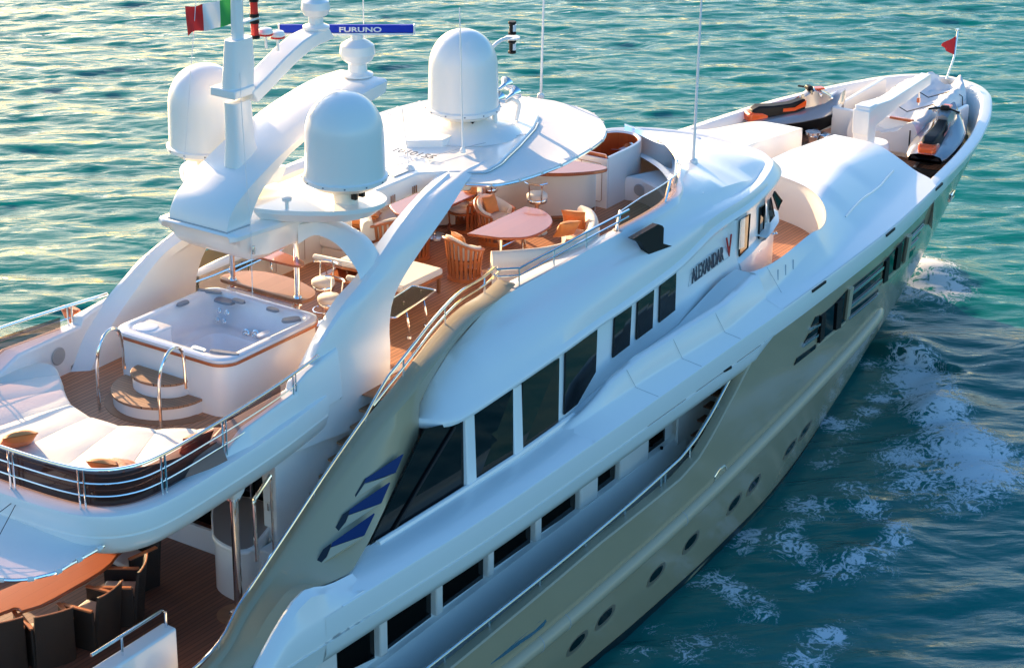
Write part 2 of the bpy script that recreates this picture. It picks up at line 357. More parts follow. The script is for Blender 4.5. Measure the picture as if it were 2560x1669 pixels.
mpd = N.new('ShaderNodeMapping'); mpd.inputs['Scale'].default_value = (1, .38, 1); L.new(mpb.outputs['Vector'], mpd.inputs['Vector'])
nc = N.new('ShaderNodeTexNoise'); nc.inputs['Scale'].default_value = .85; nc.inputs['Detail'].default_value = 3; nc.inputs['Roughness'].default_value = .5; nc.inputs['Distortion'].default_value = .5; L.new(mpd.outputs['Vector'], nc.inputs['Vector'])
b2 = N.new('ShaderNodeBump'); b2.inputs['Strength'].default_value = .8; b2.inputs['Distance'].default_value = .24; L.new(nc.outputs['Fac'], b2.inputs['Height']); L.new(b2.outputs['Normal'], b1.inputs['Normal'])
fa = N.new('ShaderNodeAttribute'); fa.attribute_name = 'foam'
# lacy foam: ridged noise threads that thicken where the water breaks
r1 = mth('ABSOLUTE', mth('SUBTRACT', noise(2.3, 8, .62, dist=1.4), .5)); r2 = mth('ABSOLUTE', mth('SUBTRACT', noise(6.5, 6, .6, dist=1.0), .5))
lace = mth('SUBTRACT', 1.0, mth('ADD', mth('MULTIPLY', r1, 6.5), mth('MULTIPLY', r2, 2.4)))
blob = mth('MULTIPLY', mth('SUBTRACT', noise(3.4, 9, .7), .42), 2.2)
patt = mth('MAXIMUM', lace, blob)
fm = mth('MULTIPLY', mth('SUBTRACT', mth('ADD', mth('MULTIPLY', fa.outputs['Fac'], 1.25), mth('MULTIPLY', patt, .70)), 1.06), 3.6, clamp=True)
fm = mth('MULTIPLY', fm, mth('GREATER_THAN', fa.outputs['Fac'], .03))
cr = N.new('ShaderNodeMix'); cr.data_type = 'RGBA'
cr.inputs[6].default_value = (0, .125, .112, 1); cr.inputs[7].default_value = (.0, .18, .158, 1); L.new(noise(.22, 4), cr.inputs[0])
# light scattered back from under the surface leaves it evenly, whatever the ripples do; the mirror part follows every ripple
up_ = N.new('ShaderNodeCombineXYZ'); up_.inputs[2].default_value = 1
df = N.new('ShaderNodeBsdfDiffuse'); L.new(cr.outputs[2], df.inputs['Color']); L.new(up_.outputs[0], df.inputs['Normal'])
gl = N.new('ShaderNodeBsdfGlossy'); gl.inputs['Roughness'].default_value = .09; L.new(b1.outputs['Normal'], gl.inputs['Normal'])
fr_ = N.new('ShaderNodeFresnel'); fr_.inputs['IOR'].default_value = 1.33; L.new(b1.outputs['Normal'], fr_.inputs['Normal'])
wx = N.new('ShaderNodeMixShader'); L.new(fr_.outputs[0], wx.inputs[0]); L.new(df.outputs[0], wx.inputs[1]); L.new(gl.outputs[0], wx.inputs[2])
fo = N.new('ShaderNodeBsdfDiffuse'); fo.inputs['Color'].default_value = (.62, .66, .70, 1)
fx = N.new('ShaderNodeMixShader'); L.new(fm, fx.inputs[0]); L.new(wx.outputs[0], fx.inputs[1]); L.new(fo.outputs[0], fx.inputs[2])
N.remove(p); L.new(fx.outputs[0], N['Material Output'].inputs['Surface'])
me.materials.append(m)
# ------------------------------------------------------------------ the yacht: hull
Y = empty('yacht', (0, 0, 0), label='white superyacht with champagne hull, steaming through teal sea', cat='yacht')
LZ = [-.8, 0, 1, 2, 3.3, 4.4, 4.8]
BT = {4.8: [(-24, 4.2), (-12, 4.4), (-2.5, 4.52), (.8, 4.58), (4, 4.5), (6.5, 4.41), (9.4, 4.3), (12.4, 4.18), (16.2, 3.95), (18.5, 3.7), (20.7, 3.38), (22.2, 3.16), (23.7, 2.87), (24.65, 2.62), (25.57, 2.35), (26.5, 2.0), (27.58, 1.5), (28.3, .85), (28.6, 0)],
      4.4: [(-24, 4.2), (-12, 4.4), (-2.5, 4.5), (.8, 4.55), (4, 4.48), (6.5, 4.39), (9.4, 4.28), (12.4, 4.16), (16.2, 3.9), (18.5, 3.63), (20.7, 3.28), (22.2, 3.02), (23.7, 2.72), (24.65, 2.47), (25.57, 2.2), (26.5, 1.82), (27.4, 1.25), (28.1, .65), (28.4, 0)],
      3.3: [(-24, 4.2), (-12, 4.4), (0, 4.5), (5, 4.46), (10, 4.25), (15.3, 3.88), (18.8, 3.42), (21, 2.95), (23, 2.5), (24, 2.2), (25.5, 1.6), (26.6, 1.05), (27.4, .5), (27.9, 0)],
      2: [(-24, 4.15), (-12, 4.35), (0, 4.46), (5, 4.43), (10, 4.18), (15.3, 3.66), (18.8, 3.05), (21, 2.55), (23, 2.02), (24, 1.68), (25.5, 1.05), (26.4, .55), (27.1, 0)],
      1: [(-24, 4.0), (-12, 4.25), (0, 4.35), (5, 4.3), (10, 4.02), (15.3, 3.38), (18.8, 2.6), (21, 2.05), (23, 1.5), (24, 1.15), (25.2, .6), (26.1, 0)],
      0: [(-24, 3.8), (-12, 4.0), (0, 4.06), (5, 4.05), (8.3, 3.9), (10, 3.77), (12.4, 3.52), (15.3, 2.95), (18.8, 2.05), (21, 1.52), (23, .95), (24.2, .5), (24.9, 0)],
      -.8: [(-24, 3.4), (-12, 3.7), (0, 3.8), (5, 3.75), (10, 3.4), (15.3, 2.5), (18.8, 1.6), (21, 1.05), (23, .45), (24.2, 0)]}
BD = {z: crs(BT[z], 220) for z in LZ}
def stem(z): return float(np.interp(z, LZ, [BT[q][-1][0] for q in LZ]))
def hb(x, z):                                    # hull half-breadth
    v = [float(np.interp(x, BD[q][:, 0], BD[q][:, 1])) if x < BT[q][-1][0] else 0. for q in LZ]
    return float(np.interp(z, LZ, v))
def ga(x): return hb(x, 4.8)
ZTOP = [(-24, 1.9), (-8, 2.05), (0, 2.42), (4.2, 2.74), (7.26, 2.8), (7.97, 2.94), (8.35, 3.13), (9.4, 3.75), (10.05, 4.18), (10.5, 4.4), (40, 4.4)]
XS = np.r_[np.linspace(-24, 6, 26), np.linspace(6.3, 11, 22), np.linspace(11.4, 22, 30), np.linspace(22.3, 28.4, 34)]
def hull_rows(sd):
    rows = []
    for x in XS:
        zt = itp(x, ZTOP); row = []
        for t in np.linspace(0, 1, 22):
            z = -.8 + (zt + .8) * t; xx = min(x, stem(z)); row.append((xx, sd * hb(xx, z), z))
        rows.append(row)
    return rows
hull = MB().loft(hull_rows(-1)).loft(hull_rows(1)).build('hull', HULLP, Y, ang=50)
# dark boot stripe at the waterline
b = MB()
for sd in (-1, 1):
    b.loft([[(min(x, stem(z)) + .004, sd * (hb(min(x, stem(z)), z) + .006), z) for z in (-.6, -.1, .16)] for x in XS])
b.build('boot_stripe', BOOT, hull)
# rubbing strake
def strake(sd):
    rows = []
    pts = [(-24, 1.15), (-10, 1.3), (2, 1.62), (4.2, 1.76), (7.3, 1.92), (11.6, 2.2), (14, 2.36), (16.4, 2.5), (17.6, 2.56)]
    xs = np.r_[np.linspace(-24, 17, 60), 17.3, 17.5, 17.6]
    for x in xs:
        zc = itp(x, pts); k = 1 if x < 17.1 else math.sqrt(max(.0, 1 - ((x - 17.1) / .52) ** 2)); y0 = hb(x, zc)
        rows.append([(x, sd * (y0 - .02 + (.02 + .15 * math.cos(a)) * k), zc + .15 * k * math.sin(a)) for a in np.linspace(R_(100), R_(-100), 10)])
    return rows
MB().loft(strake(-1)).loft(strake(1)).build('rub_rail', TAUPE2, hull, ang=50)
for x in (-1, 2.55, 3.35, 7.4):
    zc = itp(x, [(-10, 1.3), (2, 1.62), (4.2, 1.76), (7.3, 1.92), (11.6, 2.2)]); y0 = hb(x, zc)
    MB().tube([(x + .03 * math.sin(a), -(y0 - .02 + .174 * math.cos(a)), zc + .153 * math.sin(a)) for a in np.linspace(R_(100), R_(-95), 9)], .008, 5).build('rail_joint', SEAM, hull)
# raised edge (bulwark capping) along the side deck opening
def edge_band(sd):
    rows = []
    for x in np.r_[np.linspace(-24, 6, 40), np.linspace(6.2, 10.5, 30)]:
        z = itp(x, ZTOP); y0 = hb(x, z)
        rows.append([(x, sd * (y0 + .0), z), (x, sd * (y0 + .018), z + .01), (x, sd * (y0 - .01), z + .035), (x, sd * (y0 - .2), z + .02), (x, sd * (y0 - .23), z - .05), (x, sd * (y0 - .23), 1.4)])
    return rows
MB().loft(edge_band(-1)).loft(edge_band(1)).build('bulwark_capping', TAUPE2, hull, ang=40)
# ------------------------------------------------------------------ portholes, hull windows, vents
def on_hull(u, v):                                # pixel -> point on the starboard topside
    d = ray(u, v); best = None; bd = 9e9
    for k in np.arange(28, 75, .04):
        q = CAMP + d * k
        if -.7 < q[2] < 4.6 and q[0] < 28.2:
            g = -q[1] - hb(q[0], q[2])
            if g <= 0: return q
            if g < bd: bd = g; best = q
        if q[2] < -.7: break
    return A(best[0], -hb(best[0], best[2]), best[2])
def hull_patch(pix, off, name, mtl, rim=None, rimmat=None, par=None, thick=.02):
    P = [on_hull(*q) for q in pix]
    if any(q is None for q in P): return None
    c = sum(P) / len(P); n = np.cross(P[1] - P[0], P[2] - P[0]); nn = np.zeros(3)
    for i in range(len(P)): nn += np.cross(P[i] - c, P[(i + 1) % len(P)] - c)
    nn /= np.linalg.norm(nn); nn = nn if nn[1] < 0 else -nn
    o = MB().extr([q + nn * (off - thick) for q in P], nn * thick).build(name, mtl, par or hull, ang=30)
    if rim: MB().tube([q + nn * (off + .004) for q in P], rim, 6, closed=True).build('frame', rimmat, o)
    return o
FRAMEP = mat('porthole_reveal', (.20, .165, .12), rough=.35)
for u, v in ((1443, 1607), (1512, 1542), (1640, 1435), (1727, 1355), (1835, 1258), (1884, 1211), (1975, 1121), (2012, 1076)):
    c = on_hull(u, v); y0 = 0
    a = .33; h = .17
    pts = []
    for t in np.linspace(0, 2 * math.pi, 25)[:-1]:
        x = c[0] + a * math.copysign(abs(math.cos(t)) ** .8, math.cos(t)); z = c[2] + h * math.copysign(abs(math.sin(t)) ** .8, math.sin(t)) + .04 * math.cos(t)
        pts.append((x, -(hb(x, z) + .004), z))
    fr = MB().extr(pts, (0, .03, 0)).build('porthole', FRAMEP, hull)
    pt2 = [(c[0] - .02 + (q[0] - c[0]) * .72, 0, c[2] + .03 + (q[2] - c[2]) * .62) for q in pts]
    MB().extr([(q[0], -(hb(q[0], q[2]) + .007), q[2]) for q in pt2], (0, .03, 0)).build('pane', GLASSD, fr)
c2 = zm(1900, 450, 600)
def hp(name, mtl, pts, off=.012, par=None, nx=14, nz=5):   # patch that follows the flare of the topside: corners given as pixels (top edge aft->forward, then bottom edge forward->aft)
    P = [on_hull(*c2(*q)) for q in pts]
    if any(q is None for q in P): return None
    n = len(P) // 2; top_ = rsl(P[:n], nx); bot = rsl(P[n:][::-1], nx); rows = []
    for s_, t_ in zip(top_, bot):
        row = [s_ + (t_ - s_) * k for k in np.linspace(0, 1, nz)]
        rows.append([(row[0][0], -(hb(row[0][0], row[0][2]) - .03), row[0][2])] + [(q[0], -(hb(q[0], q[2]) + off * 1.5), q[2] - off * .4) for q in row] + [(row[-1][0], -(hb(row[-1][0], row[-1][2]) - .03), row[-1][2])])
    o = MB(); o.loft(rows, cap=True); return o.build(name, mtl, par or hull, ang=40)
hw = hp('hull_window', GLASSD, [(590, 1345), (720, 1235), (865, 1085), (835, 1385), (735, 1470), (560, 1610)], .012)
for q in ([(592, 1342), (635, 1308), (612, 1560), (565, 1605)], [(748, 1210), (800, 1162), (778, 1450), (730, 1478)]): hp('mullion', BLACK, q, .035, par=hw)
hp('window_sill', TAUPE2, [(560, 1612), (735, 1472), (835, 1388), (832, 1412), (735, 1500), (545, 1650)], .02, par=hw)
for q in ([(545, 1352), (588, 1330), (585, 1405), (500, 1450)], [(480, 1520), (570, 1455), (565, 1510), (430, 1610)], [(360, 1760), (545, 1625), (540, 1665), (330, 1830)]): hp('vent_slot', GLASSD, q)
for q in ([(495, 1452), (585, 1407), (583, 1430), (482, 1482)], [(428, 1612), (563, 1512), (560, 1540), (408, 1650)]): hp('vent_trim', STEEL, q, .03)
for q in ([(895, 1062), (1215, 808), (1205, 842), (890, 1106)], [(885, 1165), (1195, 905), (1190, 962), (880, 1232)], [(872, 1300), (1168, 1080), (1160, 1108), (865, 1362)]): hp('vent_slot', GLASSD, q)
for q in ([(888, 1108), (1210, 845), (1208, 872), (888, 1140)], [(878, 1236), (1195, 966), (1195, 992), (876, 1268)], [(862, 1364), (1165, 1110), (1162, 1126), (858, 1384)]): hp('vent_trim', STEEL, q, .03)
hw = hp('hull_window', GLASSD, [(1225, 805), (1330, 690), (1450, 558), (1425, 795), (1320, 890), (1200, 1005)], .012)
for q in ([(1232, 795), (1268, 758), (1245, 985), (1205, 1015)], [(1348, 662), (1393, 618), (1368, 852), (1320, 885)]): hp('mullion', BLACK, q, .035, par=hw)
hp('window_sill', TAUPE2, [(1200, 1008), (1320, 893), (1428, 800), (1425, 822), (1320, 925), (1180, 1045)], .02, par=hw)
for q in ([(1492, 535), (1632, 392), (1618, 425), (1486, 570)], [(1478, 610), (1590, 510), (1560, 560), (1466, 655)], [(1470, 715), (1538, 655), (1505, 735), (1448, 795)]): hp('vent_slot', GLASSD, q)
for q in ([(1484, 572), (1620, 428), (1612, 446), (1482, 596)], [(1464, 658), (1562, 562), (1555, 582), (1460, 682)]): hp('vent_trim', STEEL, q, .03)
for q in ([(868, 1072), (905, 1042), (860, 1330), (825, 1375)], [(1452, 560), (1485, 528), (1442, 785), (1410, 808)]): hp('vent_frame', TAUPE2, q, .045)
h1 = zm(1400, 760, 600)
# chromed fairlead openings in the topside
z9 = zm(1700, 1109, 860)
hull_patch([z9(238, 270), z9(232, 225), z9(265, 175), z9(305, 148), z9(316, 165), z9(314, 200), z9(285, 240), z9(255, 268)], .012, 'fairlead', TAUPE2, rim=.02, rimmat=CHROME)
ap = hp('anchor_pocket', GLASSD, [(1885, 150), (1918, 105), (1908, 160), (1868, 218)], .012, nx=6)
MB().tube([A(*(lambda q: (q[0] + .01, -(hb(q[0], q[2]) + .03), q[2]))(on_hull(*c2(*q)))) for q in ((1868, 218), (1885, 150), (1918, 105), (1908, 160))], .02, 6, closed=True).build('frame', CHROME, ap)
# chromed exhaust slot low on the topside
z5 = zm(1000, 1350, 600)
hull_patch([z5(880, 1260), z5(900, 1215), z5(1380, 800), z5(1440, 770), z5(1450, 800), z5(1420, 850), z5(940, 1240), z5(900, 1265)], .008, 'polished_plate', mat('polished_plate', (.55, .68, .85), rough=.18, metal=.9))

# handrail along the side deck bulwark
rail = empty('side_deck_railing'); rail.parent = Y
RZ = [(-24, 2.05), (-8, 2.25), (-.33, 2.62), (4.3, 2.88), (6, 2.98), (7.5, 3.1), (8.1, 3.25), (8.7, 3.52), (9.4, 3.93), (9.77, 4.1), (10.24, 4.14)]
MB().tube([(x, -(hb(x, 2.5) - .14), itp(x, RZ)) for x in np.r_[np.linspace(-24, 7, 50), np.linspace(7.2, 10.24, 24)]], .032, 10).build('handrail', CHROME, rail)
for x in (-7, -5.5, -4, -2.6, -1.2, .1, 1.3, 2.75, 4.18, 5.5, 6.8, 6.95, 7.9, 9.0):
    MB().tube([(x, -(hb(x, 2.5) - .14), itp(x, ZTOP) - .02), (x, -(hb(x, 2.5) - .14), itp(x, RZ))], .02, 8).build('post', CHROME, rail)
# ------------------------------------------------------------------ white sheer band, overhang, bulwarks and decks
def dd(x): return ga(x)
# white band: forward part closes the hull top; aft part is the rounded edge of the upper deck
def bow_band():
    o = MB()
    xs = np.r_[np.linspace(10.3, 24, 60), np.linspace(24.3, 28.6, 40)]
    half = []
    for x in xs:
        y = ga(x); t = min(1, y / .5)
        half.append((x, y))
    P = np.array(half + [(p[0], -p[1]) for p in half[::-1][1:]])
    # inward normal offsetting
    T = np.gradient(P, axis=0); T /= np.linalg.norm(T, axis=1)[:, None]; Nn = np.stack([-T[:, 1], T[:, 0]], 1)   # outward
    prof = [(-.02, 4.36), (.006, 4.372), (.008, 4.76), (-.01, 4.80), (-.06, 4.822), (-.24, 4.835), (-.28, 4.80), (-.30, 4.6), (-.34, 4.0), (-.36, 3.6)]
    rows = []
    for (px, py), (nx, ny) in zip(P, Nn):
        row = []
        for d, z in prof:
            base = .0
            if z < 4.75:                              # follow the flare of the topside
                k = max(.25, min(1, abs(py) / 1.5)); f = hb(px, 4.8) - hb(min(px, 28.3), max(z, 4.36)); d2 = d - (f if d > -.1 else f * .6) * (1 if abs(py) > .5 else .6)
            else: d2 = d
            row.append((px + nx * d2, py + ny * d2, z))
        rows.append(row)
    return o.loft(rows)
bow_band().build('bow_bulwark', WHITE, Y, ang=40)
# overhang aft of the bow band, starboard and port
OVP = [(.01, 4.80), (.02, 4.76), (.02, 4.43), (-.012, 4.42), (-.012, 4.385), (.02, 4.375), (.01, 4.2), (-.06, 4.05), (-.2, 3.95), (-.45, 3.92), (-1.4, 3.92)]
def overhang(sd, xa, xb):
    rows = []
    for x in np.linspace(xa, xb, 80):
        k = 1.0 if x < 10.2 else max(.05, 1 - (x - 10.2) / .75)
        rows.append([(x, sd * (ga(x) + d), 4.43 - (4.43 - z) * (k if z < 4.43 else 1)) for d, z in OVP])
    return MB().loft(rows)
ov = overhang(-1, -3.0, 10.9).build('deck_overhang', WHITE, Y, ang=35)
overhang(1, -12, 10.9).build('deck_overhang', WHITE, Y, ang=35)
for x0, x1 in ((5.9, 7.3), (7.7, 9.0), (9.3, 10.3)):
    MB().loft([[(x, -(ga(x) + .016), 4.40), (x, -(ga(x) + .016), 4.41)] for x in np.linspace(x0, x1, 8)]).build('scupper', BLACK, ov)
for (ua, va), (ub, vb) in (((1848, 894), (1866, 884)), ((2021, 729), (2055, 704)), ((2208, 590), (2229, 572)), ((2339, 477), (2356, 461))):
    p = onz(ua, va, 4.74); q = onz(ub, vb, 4.74)
    MB().box(((p[0] + q[0]) / 2, -(ga((p[0] + q[0]) / 2) + .004), 4.76 if ua > 1900 else 4.40), (abs(q[0] - p[0]), .05, .05), rz=math.atan2(q[1] - p[1], q[0] - p[0])).build('scupper', BLACK, ov)
# aft end of the white overhang: sweeps up into the champagne wing
E_ = [ony(881, 1432, -4.12), ony(820, 1461, -4.2), ony(757, 1476, -4.25), ony(699, 1554, -4.28), ony(636, 1669, -4.3)]
E_.append(E_[-1] + (E_[-1] - E_[-2]) * 1.5); E_.append(E_[-1] + A(-2.5, 0, -1.1))
EC = crs(E_, 26)
rows = []
for q in EC:
    x = q[0]; y0 = ga(x); zt = max(3.1, q[2])
    kz = lambda z: z if z <= 4.45 else min(z, zt)
    rows.append([q + A(0, .05, -.03), q, q + A(-.01, -.05, -.03), (x - .02, -(abs(q[1]) + (y0 - abs(q[1])) * .55), zt - (.06 if x < -2.2 else .12)), (x, -(y0 - .02), min(zt - .1, 4.83)), (x, -(y0 + .012), min(zt - .18, 4.76)), (x, -(y0 + .02), min(zt - .35, 4.43)),
                 (x, -(y0 - .012), min(zt - .37, 4.42)), (x, -(y0 - .012), min(zt - .4, 4.385)), (x, -(y0 + .02), min(zt - .42, 4.375)), (x, -(y0 - .06), min(zt - .7, 4.05)), (x, -(y0 - .45), min(zt - .8, 3.92)), (x, -(y0 - 1.4), min(zt - .8, 3.92))])
MB().loft(rows).build('overhang_tail', WHITE, ov, ang=40)
# ledge / Portuguese bulwark rows above the crease
def in_y(x): return itp(x, [(-3, 3.86), (2.8, 3.86), (4.6, 3.78), (6, 3.6), (7.3, 3.45), (9.2, 3.3), (11, 3.25)])       # foot of the upper house
BYO = [(4.2, -.52), (5, -.42), (7, -.36), (9.5, -.26), (11, -.36), (12.6, -.45), (14, -.5), (16, -.6), (18, -.7), (20, -.7)]
CYO = [(4.2, -.62), (5, -.52), (7, -.46), (9.5, -.40), (11, -.6), (12, -.66), (12.8, -.68), (14, -.72), (16, -.9)]
CZ = [(4.0, 4.86), (4.6, 5.0), (5.4, 5.30), (6.4, 5.42), (8, 5.42), (10, 5.41), (12, 5.40), (14, 5.42), (15, 5.42)]
BZ = [(4.0, 4.83), (5, 4.93), (6.4, 4.95), (9, 4.93), (12, 4.95), (15, 5.0)]
def ledge(sd):
    rows = []
    for x in np.linspace(-2.6, 4.4, 24):
        a = ga(x); yi = in_y(x); k = max(0, (x - 3.2) / 1.2)
        rows.append([(x, sd * (a + .01), 4.80), (x, sd * (a - .012), 4.815), (x, sd * (yi + .25), 4.84), (x, sd * (yi + .1), 4.85 + .03 * k), (x, sd * (yi), 4.86 + .04 * k), (x, sd * (yi - .1), 4.88 + .04 * k)])
    return MB().loft(rows)
ledge(-1).build('overhang_top', WHITE, ov, ang=40); ledge(1).build('overhang_top', WHITE, ov, ang=40)
def bulw(sd):
    rows = []
    for x in np.r_[np.linspace(4.0, 6.4, 18), np.linspace(6.6, 11.25, 26)]:
        a = ga(x); b_ = a + itp(x, BYO); c = a + itp(x, CYO); zc = itp(x, CZ); zb = itp(x, BZ); yi = in_y(x) - .1; k = min(1, max(0, (x - 4.0) / 2.0))
        zf = itp(x, [(4, 4.93), (6, 4.985), (9, 5.0), (10.6, 5.36), (11.3, 5.40)]); zf = min(zf, zc - .005 if x > 9 else zc - .02)
        rows.append([(x, sd * (a + .01), 4.80), (x, sd * (a - .012), 4.815), (x, sd * b_, zb), (x, sd * (b_ - .03), zb + .05 * k + .01), (x, sd * (c + .05), zc - .03), (x, sd * c, zc), (x, sd * (c - .08 * k - .02), zc - .004), (x, sd * (c - .11 * k - .04), zc - min(.1, zc - zf) * k),
                     (x, sd * (c - .13 * k - .06), zf), (x, sd * (yi + (c - yi) * .5), zf - .005), (x, sd * yi, zf)])
    return MB().loft(rows)
bulw(-1).build('side_bulwark', WHITE, Y, ang=60); bulw(1).build('side_bulwark', WHITE, Y, ang=60)
# panel joints across the overhang bulwark
def joint(pts): MB().tube([A(*p) for p in pts], .004, 5).build('panel_joint', SEAM, ov)
for x in (6.15, 7.75, 9.3):
    a = ga(x); b_ = a + itp(x, BYO); c = a + itp(x, CYO)
    joint([(x - .25, -(c + .052), itp(x, CZ) - .028), (x, -(b_ + .002), itp(x, BZ) + .004), (x + .15, -(a - .01), 4.818)])
# decks
def deck(name, x0, x1, z, inset, mtl, half=None, zf=None, n=40):
    rows = []
    for x in np.linspace(x0, x1, n):
        y = (half(x) if half else ga(x) - inset); rows.append([(x, -y, z), (x, 0, z), (x, y, z)])
    return MB().loft(rows).build(name, mtl, Y)
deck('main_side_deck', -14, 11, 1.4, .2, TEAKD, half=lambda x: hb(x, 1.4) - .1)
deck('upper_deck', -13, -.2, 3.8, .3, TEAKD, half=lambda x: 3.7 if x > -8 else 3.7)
deck('upper_deck_core', -.25, 10.9, 3.9, .6, WHITE)
deck('portuguese_deck', 9.4, 16.9, 4.55, .5, TEAK, half=lambda x: min(ga(x) - .75, 3.75))
deck('bow_deck', 17, 28.0, 3.95, .5, TEAK, half=lambda x: max(.02, hb(x, 3.7) - .25))
# main-level house side with windows
hs = MB()
for sd in (-1, 1):
    rows = []
    for x in np.linspace(-13, 9.2, 30):
        t = .05 * (x - 1)
        rows.append([(x, sd * 3.62, 1.38), (x, sd * 3.56, 1.6 + t * .3), (x, sd * 3.44, 1.95 + t * .6), (x, sd * 3.33, 2.25 + t), (x, sd * 3.30, 2.32 + t), (x, sd * 3.18, 2.335 + t), (x, sd * 3.16, 3.95)])
    hs.loft(rows)
hs.box((9.2, 0, 2.7), (.1, 6.6, 2.5))
mh = hs.build('main_house', WHITE, Y, ang=40)
z8 = zm(850, 1109, 860); z11 = zm(1400, 760, 600)
MW = [((-20, 1600), (235, 1478)), ((315, 1425), (625, 1192)), ((695, 1135), (985, 925)), ((1048, 865), (1312, 680)), ((1376, 620), (1620, 455)), ((1764, 345), (1895, 250))]
quads = [(z8(*a), z8(*b)) for a, b in MW] + [(z11(850, 1492), z11(1030, 1372))]
for a, b in quads:
    p = ony(*a, -3.17); q = ony(*b, -3.17)
    w = MB().extr([(p[0], -3.185, p[2]), (q[0], -3.185, q[2]), (q[0], -3.185, 3.7), (p[0], -3.185, 3.7)], (0, .02, 0)).build('window', GLASSD, mh)
for a, b in zip(quads[:-1], quads[1:]):
    p = ony(*a[1], -3.2); q = ony(*b[0], -3.2)
    MB().box(((p[0] + q[0]) / 2, -3.235, (p[2] + 3.9) / 2), (q[0] - p[0] - .10, .13, 3.9 - p[2]), m=0).build('window_pillar', WHITE, mh, bev=.03)
# side door details, handles
for u, v in ((1567, 1145), (1575, 1134)): p = ony(u, v, -3.26); MB().box(p, (.05, .06, .16)).build('door_handle', STEEL, mh, bev=.01)
for u, v in ((1654, 1122), (1728, 1090), (1732, 1066)): p = ony(u, v, -3.3); MB().lathe([(.03, 0), (.03, .05)], p, 8).build('fitting', BLACK, mh)
# stairs from side deck up to the Portuguese deck
st = MB(); sr = MB()
for k, (x, z) in enumerate([(9.0, 2.05), (9.22, 2.33), (9.43, 2.60), (9.65, 2.83), (9.87, 3.04), (10.1, 3.22), (10.4, 3.38), (10.75, 3.5)]):
    st.box((x + .12, -3.75, z), (.30, .85, .04)); sr.box((x + .27, -3.75, z - .13), (.03, .85, .25))
sw = empty('side_stairs'); sw.parent = Y
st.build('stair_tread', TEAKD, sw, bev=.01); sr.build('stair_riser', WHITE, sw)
MB().box((10.2, -3.32, 2.7), (2.6, .05, 2.5)).build('stair_wall', WHITE, sw)
# ------------------------------------------------------------------ upper house (between the overhang and the eaves)
EAVE = [(.8, 3.30, 6.02), (1.0, 3.58, 6.0), (1.4, 3.74, 6.0), (2.8, 3.67, 6.0), (4.6, 3.53, 6.0), (5.9, 3.40, 6.0), (7.3, 3.29, 6.0), (9.2, 3.1, 6.02), (10.9, 2.9, 6.18), (12.4, 2.80, 6.2), (13.8, 2.53, 6.2), (14.77, 2.21, 6.2), (15.16, 1.88, 6.2), (15.45, 1.5, 6.2), (15.73, .68, 6.2), (15.82, 0, 6.2)]
EV = crs(EAVE, 160)
def ev(x): return float(np.interp(x, EV[:, 0], EV[:, 1])), float(np.interp(x, EV[:, 0], EV[:, 2]))
uh = MB()
HX = np.linspace(1.3, 11.62, 46)
uh.loft([[p for p in [(x, -(in_y(x) - .06), 4.80), (x, -(in_y(x) - .10), 4.95), (x, -((ev(max(x, 1.4))[0]) - .13), 6.08), (x, ((ev(max(x, 1.4))[0]) - .13), 6.08), (x, (in_y(x) - .10), 4.95), (x, (in_y(x) - .06), 4.80)]] for x in HX])
upper = uh.build('upper_house', WHITE, Y, ang=40)
d4 = zm(780, 960, 600)
def on_uh(u, v, off=0):                            # pixel -> starboard wall of the upper house
    q = ony(u, v, -3.5)
    for _ in range(12):
        x = q[0]; y0 = in_y(x) - .10; y1 = ev(max(x, 1.4))[0] - .13; t = (q[2] - 4.95) / 1.11
        q = ony(u, v, -(y0 + (y1 - y0) * t) - off)
    return q
def window(pix, parent, off=.05, name='window', ext=None):
    P = [on_uh(*q) for q in pix]
    n = np.cross(P[1] - P[0], P[-1] - P[0]); n /= np.linalg.norm(n); n = n if n[1] < 0 else -n
    w = MB().extr([q + n * (off - .03) for q in P], n * .03).build(name, GLASSD, parent)
    return w, P, n
up_w = []
# panes (pixels; the tops run on up under the eave)
WINS = [[d4(1605, 1000), d4(1970, 700), d4(1970, 40), d4(1588, 300)],
        [d4(2065, 635), d4(2440, 370), z11(-58, 60 + 300), d4(2065, -60)],
        [z11(22, 1095), z11(150, 990), z11(332, 672), z11(348, 245), z11(35, 460)],
        [z11(505, 530), z11(668, 405), z11(690, 0), z11(525, 110)],
        [z11(738, 352), z11(895, 235), z11(912, -170), z11(755, -60)],
        [z11(965, 182), z11(1120, 60), z11(1132, -345), z11(978, -240)]]
WINS[1] = [d4(2065, 635), d4(2420, 370), d4(2430, -260), d4(2065, -20)]
for w in WINS: window(w, upper)
# long dark aft quarter window with its sloping inner edge
aftw = [d4(1500, 1078), d4(1505, 350), d4(1110, 440), d4(1040, 590), d4(850, 1000), d4(590, 1547), (893.5, 1421), (915, 1420), (960, 1400), (1010, 1360), d4(1500, 1078)][:-1]
P = []
for u, v in aftw:
    a_ = on_uh(u, v); P.append(a_ + A(0, -.01, 0))
n0 = A(0, -1, .08); w = MB()
k = len(P); c_ = sum(P) / k
w.add(P + [c_], [(i, (i + 1) % k, k) for i in range(k)])
aw = w.build('quarter_window', GLASSD, upper)
MB().tube([on_uh(*d4(1400, 420)) + A(0, -.03, 0), on_uh(*d4(1100, 920)) + A(0, -.03, 0), on_uh(*d4(760, 1500)) + A(0, -.03, 0)], .03, 6).build('inner_frame', BLACK, aw)
